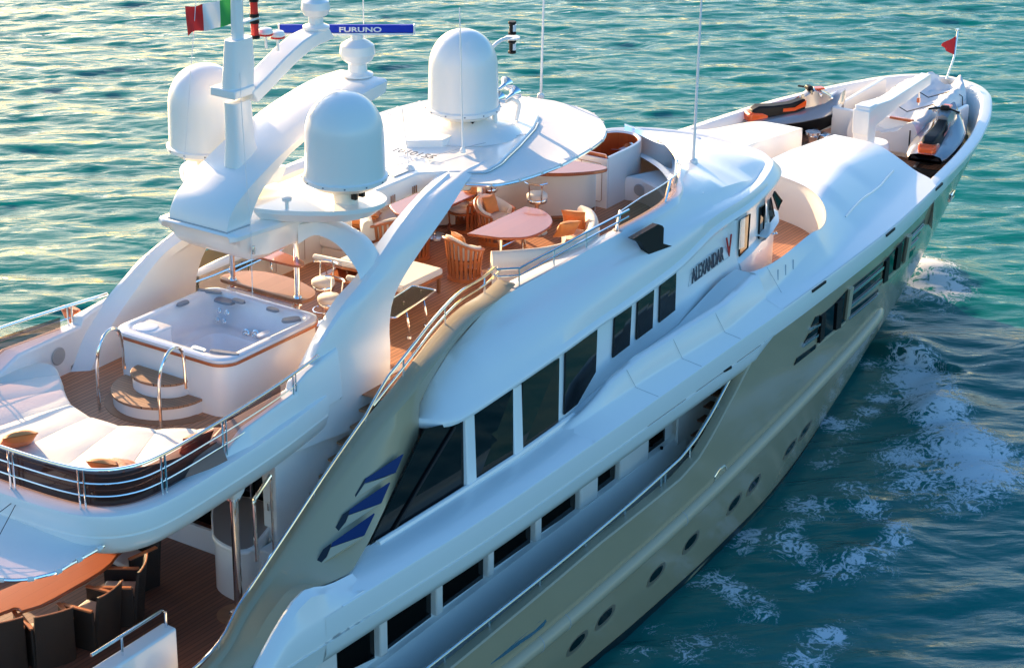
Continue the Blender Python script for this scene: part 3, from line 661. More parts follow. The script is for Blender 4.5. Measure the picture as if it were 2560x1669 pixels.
# pillars standing proud between panes
for (a, b) in ((d4(1552, 1060), d4(1545, 345)), (d4(2015, 690), d4(2015, 40))):
    p = on_uh(*a); q = on_uh(*b)
    MB().loft([[p + A(-.14, -.0, -.02), p + A(-.12, -.09, 0), p + A(.12, -.09, .0), p + A(.14, 0, -.02)], [q + A(-.14, -.0, .05), q + A(-.12, -.05, .05), q + A(.12, -.05, .05), q + A(.14, 0, .05)]]).build('window_pillar', WHITE, upper, bev=.02)
# sill fairing under the panes
MB().tube([(x, -(in_y(x) - .03), 4.87 + (.015 * (x - 1) if x > 1 else 0)) for x in np.linspace(-.9, 4.6, 20)], .05, 8).build('window_sill', WHITE, upper)
# ------------------------------------------------------------------ sun deck side shell running forward into the wheelhouse brow
WSB = [(9.2, 2.44), (10.3, 2.28), (10.95, 1.92), (11.6, 1.30), (12.05, .60), (12.3, 0)]
def shell_rows(sd):
    rows = []
    edge = [(.93, 3.15, 6.04), (1.4, 3.05, 6.4), (2.3, 2.86, 6.70), (3.59, 2.62, 6.9)]
    n = 15
    for t in np.r_[np.linspace(0, 1, 26)[:-1] ** 1.6 * .25, np.linspace(.25, 1, 70)]:
        s = t * (len(EV) - 1); i = min(int(s), len(EV) - 2); e = EV[i] + (EV[i + 1] - EV[i]) * (s - i)
        x, y, z = e
        if x < 3.59: # rises from the pointed aft end
            f = (x - .8) / 2.79; top = A(*[np.interp(max(0, min(1, f)), [0, .12, .45, 1], [q[c] for q in edge]) for c in range(3)])
        else: top = None
        Ly = itp(x, [(3, 2.95), (7, 2.92), (9.2, 2.82), (10.7, 2.70), (12.2, 2.55), (13.75, 2.28), (15.9, 1.9)]); Lz = itp(x, [(3, 6.72), (7, 6.72), (9.2, 6.64), (10.7, 6.58), (12.2, 6.50), (13.75, 6.41), (15.9, 6.36)])
        Uy = itp(x, [(3, 2.62), (8, 2.60), (9.3, 2.50), (10.9, 2.40), (12.2, 2.33), (13.75, 2.22), (15.9, 1.85)]); Uz = itp(x, [(3, 6.92), (8, 6.97), (9.3, 6.95), (10.9, 6.82), (12.2, 6.67), (13.75, 6.43), (15.9, 6.38)])
        if top is not None:
            k = min(1, max(0, (x - .8) / 2.79)); L3 = A(x + (3.59 - x) * 0, Ly, Lz); U3 = A(x, Uy, Uz)
            # everything above the aft edge curve collapses onto it
            zt = top[2]; yt = top[1]
            L3 = A(max(x, top[0]), max(Ly, yt) if zt > Lz else yt, min(Lz, zt)); U3 = A(top[0] if k < .98 else x, yt, zt)
        else: L3 = A(x, Ly, Lz); U3 = A(x, Uy, Uz)
        fr = max(0, min(1, (x - 12.5) / 3.0)); o = A(x, y, z)
        nrm = A(0, 1, 0) if x < 11 else None
        if x >= 11:
            tx = EV[min(i + 1, len(EV) - 1)] - EV[max(i - 1, 0)]; nrm = A(-tx[1], tx[0], 0); nrm = -nrm if nrm[1] < 0 and x < 15.9 else nrm; nrm /= np.linalg.norm(nrm) + 1e-9
            nrm = A(abs(nrm[0]), abs(nrm[1]), 0)
        c0 = A(max(0, o[0] - 0), max(0, o[1]), o[2])
        row = [o - nrm * .34 + A(0, 0, .02), o - nrm * .05 + A(0, 0, -.03), o + A(0, 0, .0), o + nrm * .012 + A(0, 0, .05), o - nrm * .01 + A(0, 0, .10), o - nrm * .06 + A(0, 0, .135)]
        if x > 13.0: # forward of the groove the crease lines follow the brow's own edge
            k2 = min(1, (x - 13.0) / 1.0)
            Ln = A(x - nrm[0] * .32, max(0, y - nrm[1] * .32), 6.42); Un = A(x - nrm[0] * .40, max(0, y - nrm[1] * .40), 6.445)
            L3 = L3 * (1 - k2) + Ln * k2; U3 = U3 * (1 - k2) + Un * k2
        for t2 in (.25, .5, .75):
            q = row[5] + (L3 - row[5]) * t2; q = q + A(0, .07 * math.sin(math.pi * t2) * (1 - fr), .07 * math.sin(math.pi * t2)) * min(1, max(.1, (x - .8) / 1.5)); row.append(q)
        row += [L3, L3 + (U3 - L3) * .3 + A(0, 0, -.05 * (1 - fr)) * (x > 3.5), L3 + (U3 - L3) * .7 + A(0, 0, -.035 * (1 - fr)) * (x > 3.5), U3]
        if x < 3.59: row += [U3 + A(0, -.03, -.01), U3 + A(0, -.1, -.05)]
        elif x < 9.2: row += [A(x, Uy - .03, Uz + .035), A(x, Uy - .10, Uz + .04)]
        else:
            yb = itp(x, WSB) if x < 12.3 else 0.
            zc = itp(x, [(9.2, 6.98), (12, 6.96), (13, 6.88), (14, 6.74), (15, 6.56), (15.9, 6.42)])
            mid = A(U3[0] - max(0, x - 14.5) * .15, min(yb, U3[1]), zc if x > 12 else 6.97)
            for t3 in (.2, .45, .72, 1.0): row.append(U3 + (mid - U3) * t3 + A(0, 0, .035 * math.sin(math.pi * t3) + (zc - U3[2]) * .25 * math.sin(math.pi * t3)))
            row = row[:13] + row[-4:]
        if x < 9.2: row = row[:13] + [row[-2]] * 2 + [row[-1]] * 2 if False else row[:13] + [row[13], row[13] + (row[14] - row[13]) * .33, row[13] + (row[14] - row[13]) * .66, row[14]]
        rows.append([(p[0], sd * p[1], p[2]) for p in row])
    return rows
shell = MB().loft(shell_rows(-1)).loft(shell_rows(1)).build('sun_deck_shell', WHITE, Y, ang=32)
# ------------------------------------------------------------------ champagne wing with stairs behind it
WT = [ony(1251, 700, -2.30), ony(1212, 735, -2.45), ony(1150, 776, -2.62), ony(1090, 840, -2.8), ony(1049, 893, -2.95), ony(985, 975, -3.0), ony(938, 1030, -3.02), ony(880, 1110, -3.04), ony(820, 1197, -3.06), ony(780, 1257, -3.1), ony(719, 1350, -3.2), ony(606, 1520, -3.45), ony(503, 1675, -3.7)]
WT.append(WT[-1] + A(-3, -.1, -.15))
WTC = crs(WT, 60)
WBp = [(1264, 721, -2.45), (1211, 775, -2.6), (1166, 822, -2.74), (1125, 873, -2.86), (1095, 920, -2.96), (1067, 970, -3.06), (1036, 1050, -3.16), (1058, 1076, -3.36), (994, 1212, -3.62), (929, 1350, -3.87), (881, 1432, -4.10), (820, 1461, -4.18), (757, 1476, -4.23), (699, 1554, -4.26), (636, 1669, -4.28)]
WB = [ony(*q) for q in WBp]; WB.append(WB[-1] + A(-3, -.0, -.9))
WBC = rsl(WB, 60)
rows = []
for i, (a, b) in enumerate(zip(WTC, WBC)):
    k = float(np.interp(i, [0, 18, 26, 34, 59], [.30, .30, .22, .15, .12])); c_ = a + A(0, -k, .0)
    rows.append([a + A(0, .10, -.35), a + A(0, .09, -.03), a + A(0, .06, .0), a + A(0, -.02, .01), c_ + A(0, .03, .012), c_ + A(0, -.0, -.005), c_ + (b - c_) * .04 + A(0, -.025, 0), c_ + (b - c_) * .3 + A(0, -.03, 0), c_ + (b - c_) * .65 + A(0, -.03, 0), b + A(0, .03, 0), b + A(0, .25, -.02)])
wing = MB().loft(rows).build('stair_wing', TAUPE, Y, ang=35)
MB().loft([[(a[0], -a[1] if sd > 0 else a[1], a[2]) for a in (p, p + A(0, .17, -.2), A(p[0], p[1] + .17, 3.8))] for p in WTC for sd in (-1,)]).build('wing_lining', WHITE, wing)
MB().loft([[(p[0], -p[1], p[2]), (q[0], -q[1], q[2])] for p, q in zip(WTC, WBC)]).build('stair_wing', TAUPE, Y)
c8 = zm(480, 1080, 500)
def wing_pt(u, v, off):
    best = None
    d = ray(u, v); bd = 1e9
    # plane through nearest wing section
    for i in range(5, 58):
        a, b = WTC[i], WBC[i]; c = WTC[i + 1]; n = np.cross(b - a, c - a); ln = np.linalg.norm(n)
        if ln < 1e-6: continue
        n /= ln; n = n if n[1] < 0 else -n; q = onp(u, v, a + n * (.06 + off), n); ab = b - a; t = ((q - a) @ ab) / (ab @ ab); s = abs((q - a) @ np.cross(n, ab / np.linalg.norm(ab)))
        if s < bd: bd = s; best = q
    return best
def vent(side, blue, lip):
    vt = empty('wing_vent'); vt.parent = wing
    allp = side + blue + lip; cu = sum(p[0] for p in allp) / len(allp); cv = sum(p[1] for p in allp) / len(allp)
    o = wing_pt(*c8(cu, cv), 0); i = int(np.argmin([np.linalg.norm((WTC[k] + WBC[k]) / 2 - o) for k in range(60)]))
    a_, b_ = WTC[i], WBC[i]; n = np.cross(b_ - a_, WTC[min(59, i + 2)] - WTC[max(0, i - 2)]); n /= np.linalg.norm(n); n = n if n[1] < 0 else -n
    pr = lambda P, f: [onp(*c8(*q), o + n * f, n) for q in P]
    MB().extr(pr(blue, .10), -n * .09).build('vent_panel', GLASSN, vt)
    MB().extr(pr(side, .098), -n * .09).build('vent_side', BOOT, vt)
    MB().extr(pr(lip, .096), -n * .09).build('vent_lip', TAUPE2, vt)
vent([(1890, 825), (2060, 545), (2075, 548), (2050, 615), (1935, 790)], [(2068, 545), (2140, 505), (2500, 262), (2520, 255), (2424, 479), (2050, 608)], [(1935, 790), (2050, 618), (2424, 488), (2322, 539)])
vent([(1640, 1245), (1800, 970), (1885, 910), (1860, 985), (1830, 1060), (1740, 1180)], [(1885, 910), (2345, 595), (2360, 600), (2255, 840), (1862, 980)], [(1740, 1180), (1832, 1065), (1862, 988), (2255, 845), (2180, 890)])
vent([(1440, 1600), (1560, 1390), (1655, 1318), (1640, 1390), (1600, 1480), (1530, 1560)], [(1668, 1312), (2165, 960), (2176, 970), (2055, 1220), (1655, 1362)], [(1500, 1590), (1605, 1480), (1650, 1370), (2055, 1226), (1960, 1290)])
# stairs from the dining deck to the sun deck
stairs = empty('sun_deck_stairs'); stairs.parent = Y
tr = []
for k in range(12):
    x = .92 - .232 * k; z = 6.29 - .204 * k
    MB().box((x + .13 if k else x + .35, -2.62, z - .02), (.30 if k else .75, .92, .045)).build('stair_tread', TREAD, stairs, bev=.012)
    MB().box((x + .16, -2.62, z - .14), (.03, .9, .2)).build('stair_riser', WHITE, stairs)
# ------------------------------------------------------------------ wheelhouse, Portuguese deck well, coachroof
wh = empty('wheelhouse'); wh.parent = Y
WP = [(9.2, 2.75), (11.5, 2.68), (11.62, 2.93), (11.8, 2.9), (12.4, 2.80), (13.3, 2.60), (13.9, 2.42), (14.45, 2.1), (14.85, 1.5), (15.0, .8), (15.05, 0)]
WPC = rsl([(x, y, 0) for x, y in WP], 70)[:, :2]
for sd in (-1, 1): MB().loft([[(x - (.0 if x < 13.6 else .12 * (x - 13.6)), sd * (y + .16), 4.5), (x + .05, sd * (y + .12), 5.2), (x + .08 * (x > 13.5), sd * (y + .10), 5.36), (x - .02, sd * y, 5.42), (x - .25 * (x > 13.6), sd * (y - .02), 6.24)] for x, y in WPC]).build('house_side', WHITE, wh, ang=35)
# curved sill shelf under the front windows
for sd in (-1, 1): MB().loft([[(x + .02, sd * (y + .10), 5.40), (x + .12, sd * (y + .16), 5.42), (x + .14, sd * (y + .18), 5.46), (x + .05, sd * (y + .02), 5.50), (x - .15, sd * (y - .05), 5.50)] for x, y in WPC[34:]]).build('window_sill', WHITE, wh, ang=40)
def whp(u, v, off=.01):
    best = None; bd = 9e9; d = ray(u, v)
    for (x0, y0), (x1, y1) in zip(WPC[:-1], WPC[1:]):
        p = A(x0, -y0, 5); t = A(x1 - x0, -(y1 - y0), 0); n = np.cross(t, A(0, 0, 1)); n /= np.linalg.norm(n); n = n if n[1] < 0 else -n
        q = onp(u, v, p + n * off, n); s = ((q - p) @ t) / (t @ t)
        if -.02 <= s <= 1.02:
            w = np.linalg.norm(q - CAMP)
            if w < bd: bd = w; best = q
    return best if best is not None else ony(u, v, -2.7)
c5 = zm(1640, 430, 480)
def wpane(name, pix, rim=.012):
    P = [whp(*c5(*q), off=.02) for q in pix]; o = MB().extr(P, (.0, .015, 0)).build(name, GLASSD, wh)
    MB().tube([p + A(.005, -.005, 0) for p in P], rim, 5, closed=True).build('frame', BLACK if rim < .02 else WHITE, o)
wpane('window', [(1165, 520), (1135, 940), (1030, 1045), (1050, 600)]); MB().extr([whp(*c5(*q), off=.035) for q in [(1110, 560), (1050, 600), (1030, 960), (1095, 930)]], (0, .01, 0)).build('window_reveal', CREAM, wh)
wpane('door_window', [(1350, 400), (1325, 800), (1270, 835), (1295, 440)])
wpane('window', [(1420, 320), (1465, 540), (1395, 640), (1412, 360)]); wpane('window', [(1470, 240), (1560, 355), (1510, 470), (1450, 290)])
MB().tube([whp(*c5(1395, 340), off=.03), whp(*c5(1385, 740), off=.03)], .03, 6).build('door_post', WHITE, wh)
for q in ((1275, 970), (1445, 770), (1250, 990), (1480, 765)): MB().lathe([(.03, 0), (.05, .01), (.03, .04)], whp(*c5(*q), off=.08), 10).build('handle', STEEL, wh)
# name on the house side: grey letters, red numeral, inside a thin frame
n0, n1 = ony(*c5(450, 1392), -3.2), ony(*c5(830, 1090), -3.2)
dirn = n1 - n0; rotm = Matrix(((dirn[0], 0, 0, 0), (dirn[1], 0, 0, 0), (dirn[2], 0, 0, 0), (0, 0, 0, 1)))
yy = -(in_y(10) + .0)
def nm_pt(a, b): return on_uh(*c5(a, b), off=.012)
P0, P1 = nm_pt(445, 1385), nm_pt(835, 1085); ux = (P1 - P0) / np.linalg.norm(P1 - P0); nz = np.cross(ux, A(0, .12, 1)); nz /= np.linalg.norm(nz); nz = nz if nz[1] < 0 else -nz; uy = np.cross(nz, ux)
def textp(s, P, w, h, mtl, name):
    o = text(s, Vector((0, 0, 0)), Matrix.Identity(4), 1.0, mtl, wh, name=name, ext=.01)
    xs = [v.co.x for v in o.data.vertices]; ys = [v.co.y for v in o.data.vertices]; sx = w / (max(xs) - min(xs)); sy = h / (max(ys) - min(ys))
    for v in o.data.vertices:
        a, b, c = (v.co.x - min(xs)) * sx, (v.co.y - min(ys)) * sy, v.co.z; q = P + ux * (a + .16 * b) + uy * b + nz * (c + .004); v.co = Vector(q)
    o.matrix_world = Matrix.Identity(4); return o
Wn = np.linalg.norm(P1 - P0)
textp('ALEXANDAR', P0 + uy * .0, Wn, .27, INK, 'name_lettering')
V0, V1 = nm_pt(868, 1062), nm_pt(926, 905)
textp('V', V0 + uy * -.02, .26, .40, REDI, 'name_numeral')
for a, b in (((425, 1270), (860, 925)), ((400, 1420), (905, 1050))): MB().tube([nm_pt(*a), nm_pt(*b)], .004, 4).build('name_frame', SEAM, wh)
MB().tube([nm_pt(425, 1270), nm_pt(400, 1420)], .004, 4).build('name_frame', SEAM, wh)
# raised foredeck: edge of the well, side passage, front of the coachroof
IC = crs([(11.2, ga(11.2) - .78, 0), (11.45, ga(11.45) - .68, 0), (11.9, 3.56, 0), (12.6, 3.52, 0), (13.6, 3.42, 0), (14.4, 3.34, 0), (15.1, 3.12, 0), (15.65, 2.75, 0), (16.2, 2.1, 0), (16.5, 1.35, 0), (16.62, .75, 0), (16.65, .46, 0)], 50)[:, :2]
IC = np.vstack([IC, rsl([(16.65, .45, 0), (20.86, .42, 0)], 31)[1:, :2]])
OC = np.vstack([[(x, ga(x) - .02) for x in np.linspace(11.2, 19.9, 58)], crs([(19.95, 3.42, 0), (20.25, 3.15, 0), (20.5, 2.55, 0), (20.72, 1.8, 0), (20.84, 1.1, 0), (20.86, .44, 0)], 22)[:, :2]])
def zco(x, y):
    d = max(0, ga(x) - .02 - abs(y)); w = itp(x, [(11, .62), (14, .72), (16, 1.5), (18, 1.9), (21, 2.0)]); h = itp(x, [(11, .585), (14, .60), (16.6, .70), (18.5, .62), (20.9, .40)])
    t = min(1, d / w); g = .16 * min(1, t / .5) + .84 * (3 * max(0, (t - .25) / .75) ** 2 - 2 * max(0, (t - .25) / .75) ** 3)
    bd = -itp(x, BYO); cd = max(-itp(x, CYO), bd + .1); ga_ = np.interp(d, [0, bd - .03, bd + .01, cd - .06, cd, 9], [0, .125, .15, .56, .60, .60])
    k = max(0, min(1, (x - 11.2) / 3.2)); k = k * k * (3 - 2 * k)
    return 4.82 + ga_ * (1 - k) + h * g * k
for sd in (-1, 1):
    rows = []
    for (ix, iy), (ox, oy) in zip(IC, OC[:len(IC)] if len(OC) >= len(IC) else OC):
        row = []
        for t in np.linspace(0, 1, 34):
            x = ix + (ox - ix) * t; y = iy + (oy - iy) * t; row.append((x, sd * y, zco(x, y)))
        z0 = row[0][2]
        row = [(ix, sd * iy, 3.75), (ix, sd * (iy), z0 - .10), (ix + .02 * (1 if ix < 16.7 else 0), sd * (iy + .02), z0 - .03)] + [(row[0][0] + (row[1][0] - row[0][0]) * .4, row[0][1] + (row[1][1] - row[0][1]) * .4, z0)] + row[1:]
        rows.append(row)
    MB().loft(rows).build('coachroof', WHITE, Y, ang=60)
    fr = OC[-22:]
    MB().loft([[(x, sd * y, zco(x, y)), (x + .05, sd * y, zco(x, y) - .03), (x + .06, sd * y, 3.73)] for x, y in fr]).build('coachroof_front', WHITE, Y, ang=40)
    MB().tube([(x, sd * (y), zco(x, y) + .012) for x, y in rsl([(16.0, 3.15, 0), (17.3, 2.9, 0), (18.5, 2.75, 0), (19.7, 2.5, 0)], 20)[:, :2]], .022, 6).build('deck_rail', WHITE, Y)
MB().box((18.7, 0, 4.4), (4.2, .9, .06)).build('passage_floor', TEAK, Y)
# curved aft side below the bulwark edge inside the well
for xx in (12.0, 12.35, 12.7):
    y = ga(xx) - .50; MB().tube([(xx - .06, -(y + .02), zco(xx, y + .02) + .005), (xx + .06, -(y - .05), zco(xx, y - .05) + .012)], .012, 5).build('hatch_hinge', SEAM, Y)
MB().tube([(11.7, -(ga(11.7) - .62), zco(11.7, ga(11.7) - .62) + .003)] + [(11.75, -(ga(11.75) - .3), zco(11.75, ga(11.75) - .3) + .004)], .005, 4).build('panel_joint', SEAM, Y)
# black scoop opening in the sun deck shell
g7 = zm(1480, 300, 500)
sc_ = [ony(*g7(*q), -2.99) for q in [(490, 1415), (790, 1240), (840, 1258), (857, 1285), (850, 1470), (955, 1500), (700, 1640), (640, 1540), (590, 1460)]]
sp = MB(); c_ = sum(sc_) / len(sc_)
sp.extr(sc_, (0, .12, 0)).build('air_scoop', BLACK, shell)
# ------------------------------------------------------------------ sun deck: floor, aft edge, rails, bulwarks
RC = [(-.25, 2.22), (-1.56, 2.45), (-2.86, 2.60), (-4.19, 2.69), (-4.75, 2.58), (-5.08, 2.25), (-5.22, 1.75), (-5.28, .9), (-5.30, 0)]
RH = crs([(x, y, 0) for x, y in RC], 60)[:, :2]
RP = np.vstack([mir(RH), RH[::-1][1:]])            # starboard forward -> round the stern -> port forward
T_ = np.gradient(RP, axis=0); T_ /= np.linalg.norm(T_, axis=1)[:, None]; RN = np.stack([T_[:, 1], -T_[:, 0]], 1)
if RN[len(RN) // 2][0] > 0: RN = -RN
def ring(prof): return [[(p[0] + n[0] * d, p[1] + n[1] * d, z) for d, z in prof] for p, n in zip(RP, RN)]
aft = MB().loft(ring([(-.16, 6.3), (-.16, 6.68), (-.13, 6.705), (-.02, 6.71), (.08, 6.70), (.145, 6.675), (.165, 6.62), (.165, 6.40), (.14, 6.385), (.14, 6.36), (.15, 6.345), (.11, 6.18), (.02, 6.05), (-.12, 5.97), (-.35, 5.94), (-.9, 5.94)])).build('sun_deck_edge', WHITE, Y, ang=38)
DO = [(p[0] + n[0] * -.1, p[1] + n[1] * -.1) for p, n in zip(RP, RN)]
flo = [(12.0, -1.6), (10.8, -2.0), (9.3, -2.36), (7, -2.4), (4.6, -2.35), (3.3, -2.5), (1.3, -2.6), (.9, -2.3), (.9, -2.15), (-.2, -2.1)] + DO + [(-.2, 2.1), (.9, 2.15), (4.6, 2.4), (9.3, 2.36), (10.8, 2.0), (12.0, 1.6)]
MB().prism(flo, 6.22, 6.30).build('sun_deck_floor', TEAK, Y)
MB().prism([(12.0, -1.6), (9.3, -2.36), (.9, -2.15), (-.2, -2.1)] + [(p[0] * .99, p[1] * .9) for p in DO] + [(-.2, 2.1), (9.3, 2.36), (12.0, 1.6)], 5.95, 6.20).build('deckhead', WHITE, Y)
# teak margin boards
for y in (-2.12,): MB().box((1.0, -2.62, 6.305), (.5, .9, .012)).build('deck_margin', TEAKT, Y)
# bulwarks beside the arch feet
for sd in (-1, 1):
    top = [(-2.95, 6.70), (-2.3, 6.96), (-.95, 7.0), (-.9, 7.12), (-.55, 7.2), (.2, 7.3)]
    xs = [-2.95, -2.3, -2.2, -.95, -.9, -.6, .2]
    rows = [[(x, sd * (2.12 + .02), 6.28), (x, sd * 2.14, itp(x, top) - .03), (x, sd * 2.17, itp(x, top)), (x, sd * (itp(-x, [(.25, 2.25), (1.56, 2.5), (2.95, 2.62)]) - .03), itp(x, top)), (x, sd * (itp(-x, [(.25, 2.25), (1.56, 2.5), (2.95, 2.62)])), itp(x, top) - .04), (x, sd * (itp(-x, [(.25, 2.3), (1.56, 2.58), (2.95, 2.72)]) + .02), 6.5)] for x in xs]
    MB().loft(rows, cap=True).build('bulwark', WHITE, Y, ang=35, bev=.015)
MB().lathe([(0, .01), (.135, .012), (.15, .0)], (0, 0, 0), 24).build('speaker', GREYL, Y).matrix_world = Matrix.Translation((-1.5, 2.128, 6.66)) @ Matrix.Rotation(R_(90), 4, 'X')
# rails: tubes, posts and smoked glass
def rail_pts(d, z, i0=0, i1=None): return [(p[0] + n[0] * d, p[1] + n[1] * d, z) for p, n in list(zip(RP, RN))[i0:i1]]
rl = empty('aft_railing'); rl.parent = Y
MB().tube(rail_pts(0, 7.31), .026, 10).build('handrail', CHROME, rl)
for z in (7.10, 6.91): MB().tube(rail_pts(0, z, 6, -6), .012, 8).build('guard_bar', CHROME, rl)
for u, v in ((30.7, 1212), (207.8, 1268), (410, 1224.6), (560, 1138), (688, 1012)):
    for sd in (-1, 1):
        q = onz(u, v, 6.74); i = int(np.argmin(np.hypot(RP[:, 0] - q[0], RP[:, 1] - q[1]))); p = RP[i]; n = RN[i]
        zb = 6.98 if u > 600 else 6.7
        for t in (-.04, .04): MB().tube([(p[0] - n[1] * t, sd * abs(p[1] + n[0] * t) if sd * p[1] > 0 else -(p[1] + n[0] * t), zb), (p[0] - n[1] * t, sd * abs(p[1] + n[0] * t) if sd * p[1] > 0 else -(p[1] + n[0] * t), 7.3)], .016, 8).build('post', CHROME, rl)
MB().loft([[(p[0] - n[0] * .09, p[1] - n[1] * .09, 6.70), (p[0] - n[0] * .09, p[1] - n[1] * .09, 7.2)] for p, n in list(zip(RP, RN))[8:-8]]).build('glass_screen', SMOKE, rl)
# starboard stair rail and forward side rail
sr_ = empty('side_railing'); sr_.parent = Y
top = [WTC[i] + A(0, .02, h) for i, h in zip(range(0, 60), np.interp(range(60), [0, 19, 22, 59], [.30, .32, .12, .10]))]
MB().tube(top[1:], .024, 8).build('handrail', CHROME, sr_)
MB().tube([WTC[i] + A(0, .02, .15) for i in range(0, 20)] + [WTC[21] + A(0, .02, .12)], .018, 8).build('guard_bar', CHROME, sr_)
for i in (3, 10, 17, 22, 29, 36, 43, 50): MB().tube([WTC[i] + A(0, .02, -.02), top[i]], .016, 8).build('post', CHROME, sr_)
fw = [WTC[1] + A(0, .02, .3), ony(1242, 654, -2.28), ony(1298, 672, -2.55), ony(1385, 629, -2.52), ony(1466, 584, -2.5), ony(1547, 540, -2.48), ony(1572, 527, -2.47)]
fw = [A(p[0], p[1], 7.30) for p in fw]; fw[0][2] = top[1][2]
MB().tube(fw, .024, 8).build('handrail', CHROME, sr_)
MB().tube([p - A(0, 0, .13) for p in fw], .018, 8).build('guard_bar', CHROME, sr_)
for p in [A(4.55, -2.2, 7.3)] + fw[2:6]: MB().tube([A(p[0], p[1], 6.97), p], .016, 8).build('post', CHROME, sr_)
# inner side coaming of the dining area (both sides)
for sd in (-1, 1):
    rows = [[(x, sd * itp(x, [(3.4, 2.42), (4.6, 2.28), (9.3, 2.34), (10.8, 1.98), (12.2, 1.2)]), z) for z in (6.28, 6.97)] + [(x, sd * itp(x, [(3.4, 2.5), (4.6, 2.34), (9.3, 2.38), (10.8, 2.02), (12.2, 1.25)]), 6.99), (x, sd * itp(x, [(3.4, 2.6), (4.6, 2.56), (8, 2.52), (9.3, 2.46), (10.8, 2.1), (12.2, 1.3)]), 6.99)] for x in np.linspace(4.55, 12.0, 30)]
    MB().loft(rows).build('coaming', WHITE, Y, ang=40)
# windscreen: smoked glass on a pale coaming with raked steel stanchions
g7 = zm(1480, 300, 500)
ws = empty('windscreen'); ws.parent = Y
base = crs([A(*onz(*g7(300, 1330), 7.0)), A(*onz(*g7(740, 1080), 7.0)), A(*onz(*g7(960, 860), 7.0)), A(*onz(*g7(985, 770), 7.0)), A(11.75, -1.0, 6.98), A(12.15, -.4, 6.98), A(12.3, .1, 6.98)], 40)
base = crs([A(7.95, -2.44, 6.99), A(9.25, -2.41, 6.99), A(10.3, -2.25, 6.99), A(10.95, -1.88, 6.99), A(11.6, -1.25, 6.99), A(12.05, -.55, 6.99), A(12.25, .1, 6.99)], 40)
topg = [b_ + (A(.35, .0, .40) if i < 20 else A(.25, .08, .42)) * np.interp(i, [0, 5, 39], [.72, .9, 1.0]) + A(0, .08 if i < 20 else .05, 0) for i, b_ in enumerate(base)]
MB().loft([[b_, t] for b_, t in zip(base, topg)]).build('glass', SMOKE, ws, ang=60)
MB().tube(topg, .012, 6).build('top_trim', STEEL, ws)
for i in (0, 13, 21): MB().tube([base[i], topg[i] + A(0, 0, .02)], .03, 4).build('stanchion', STEEL, ws)
MB().loft([[b_ + A(-.0, .10, .005), b_ + A(0, .0, .03), b_ + A(.02, -.12, .02), b_ + A(.03, -.18, -.06)] if i < 16 else [b_ + A(-.1, .05, .005), b_ + A(0, .0, .03), b_ + A(.1, -.08, .02), b_ + A(.15, -.1, -.05)] for i, b_ in enumerate(base)]).build('sill', WHITE, ws, ang=50)
# ------------------------------------------------------------------ forward console, helm cabinet, bar
fc = empty('bar_cabinet'); fc.parent = Y
z2 = zm(850, 0, 860)
# tall divider wall and its doors
def wall(name, pix, z0, z1, t, mtl, par):
    P = [onz(u, v, z0) for u, v in pix]; m_ = MB()
    for a, b in zip(P[:-1], P[1:]):
        d = (b - a)[:2]; d /= np.linalg.norm(d); n = A(-d[1], d[0], 0) * t
        m_.extr([a, b, b + n, a + n], (0, 0, z1 - z0))
    return m_.build(name, mtl, par, bev=.012)
MB().box((10.60, .0, 6.8), (.05, 1.16, 1.02)).build('cabinet_front', WHITE, fc, bev=.012)
MB().tube([(10.57, .5, 7.2), (10.57, -.42, 7.2), (10.57, -.46, 7.16), (10.57, -.46, 6.46), (10.57, -.42, 6.42), (10.57, .5, 6.42)], .006, 5).build('door_seam', TEAKT, fc); MB().tube([(10.57, .02, 7.2), (10.57, .02, 6.42)], .005, 5).build('door_seam', TEAKT, fc)
# open varnished companionway on the centreline
RO = crs([(10.62, -.58, 0), (11.6, -.56, 0), (12.05, -.45, 0), (12.3, -.2, 0), (12.36, .05, 0), (12.25, .35, 0), (11.9, .52, 0), (11.4, .56, 0), (10.62, .58, 0)], 50)[:, :2]
ci = lambda f: [(11.5 + (x - 11.5) * f, y * f) for x, y in RO]
MB().loft([[(x, y, 6.3), (x, y, 7.28), (x - .0, y * .98, 7.33), (11.5 + (x - 11.5) * .95, y * .9, 7.34), (11.5 + (x - 11.5) * .92, y * .86, 7.30)] for x, y in RO]).build('companionway_coaming', WHITE, fc, ang=45)
MB().loft([[(x, y, 6.3), (x, y, 7.30)] for x, y in ci(.915)]).build('companionway', VARN, fc, ang=60)
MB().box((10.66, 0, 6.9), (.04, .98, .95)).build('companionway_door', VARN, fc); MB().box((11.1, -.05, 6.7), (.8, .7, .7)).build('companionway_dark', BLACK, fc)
MB().tube([(11.05, .42, 7.0), (11.05, .42, 7.6)], .02, 6).build('companionway_post', STEEL, fc)
# forward settee with speaker, by the windscreen
sfp = crs([(11.25, -.58), (11.3, -.9), (11.1, -1.35), (10.75, -1.75), (10.45, -1.98)], 24)[:, :2]
MB().loft([[(x, y, 6.3), (x, y, 6.74), (x + .03, y - .02, 6.78), (x + .5, y - .22, 6.79), (x + .8, y - .4, 6.80)] for x, y in sfp]).build('settee_front', WHITE, fc, ang=40)
MB().lathe([(0, .02), (.11, .022), (.125, .0)], (0, 0, 0), 24).build('speaker', GREYL, fc).matrix_world = Matrix.Translation((11.27, -.9, 6.56)) @ Matrix.Rotation(R_(-90), 4, 'Y')
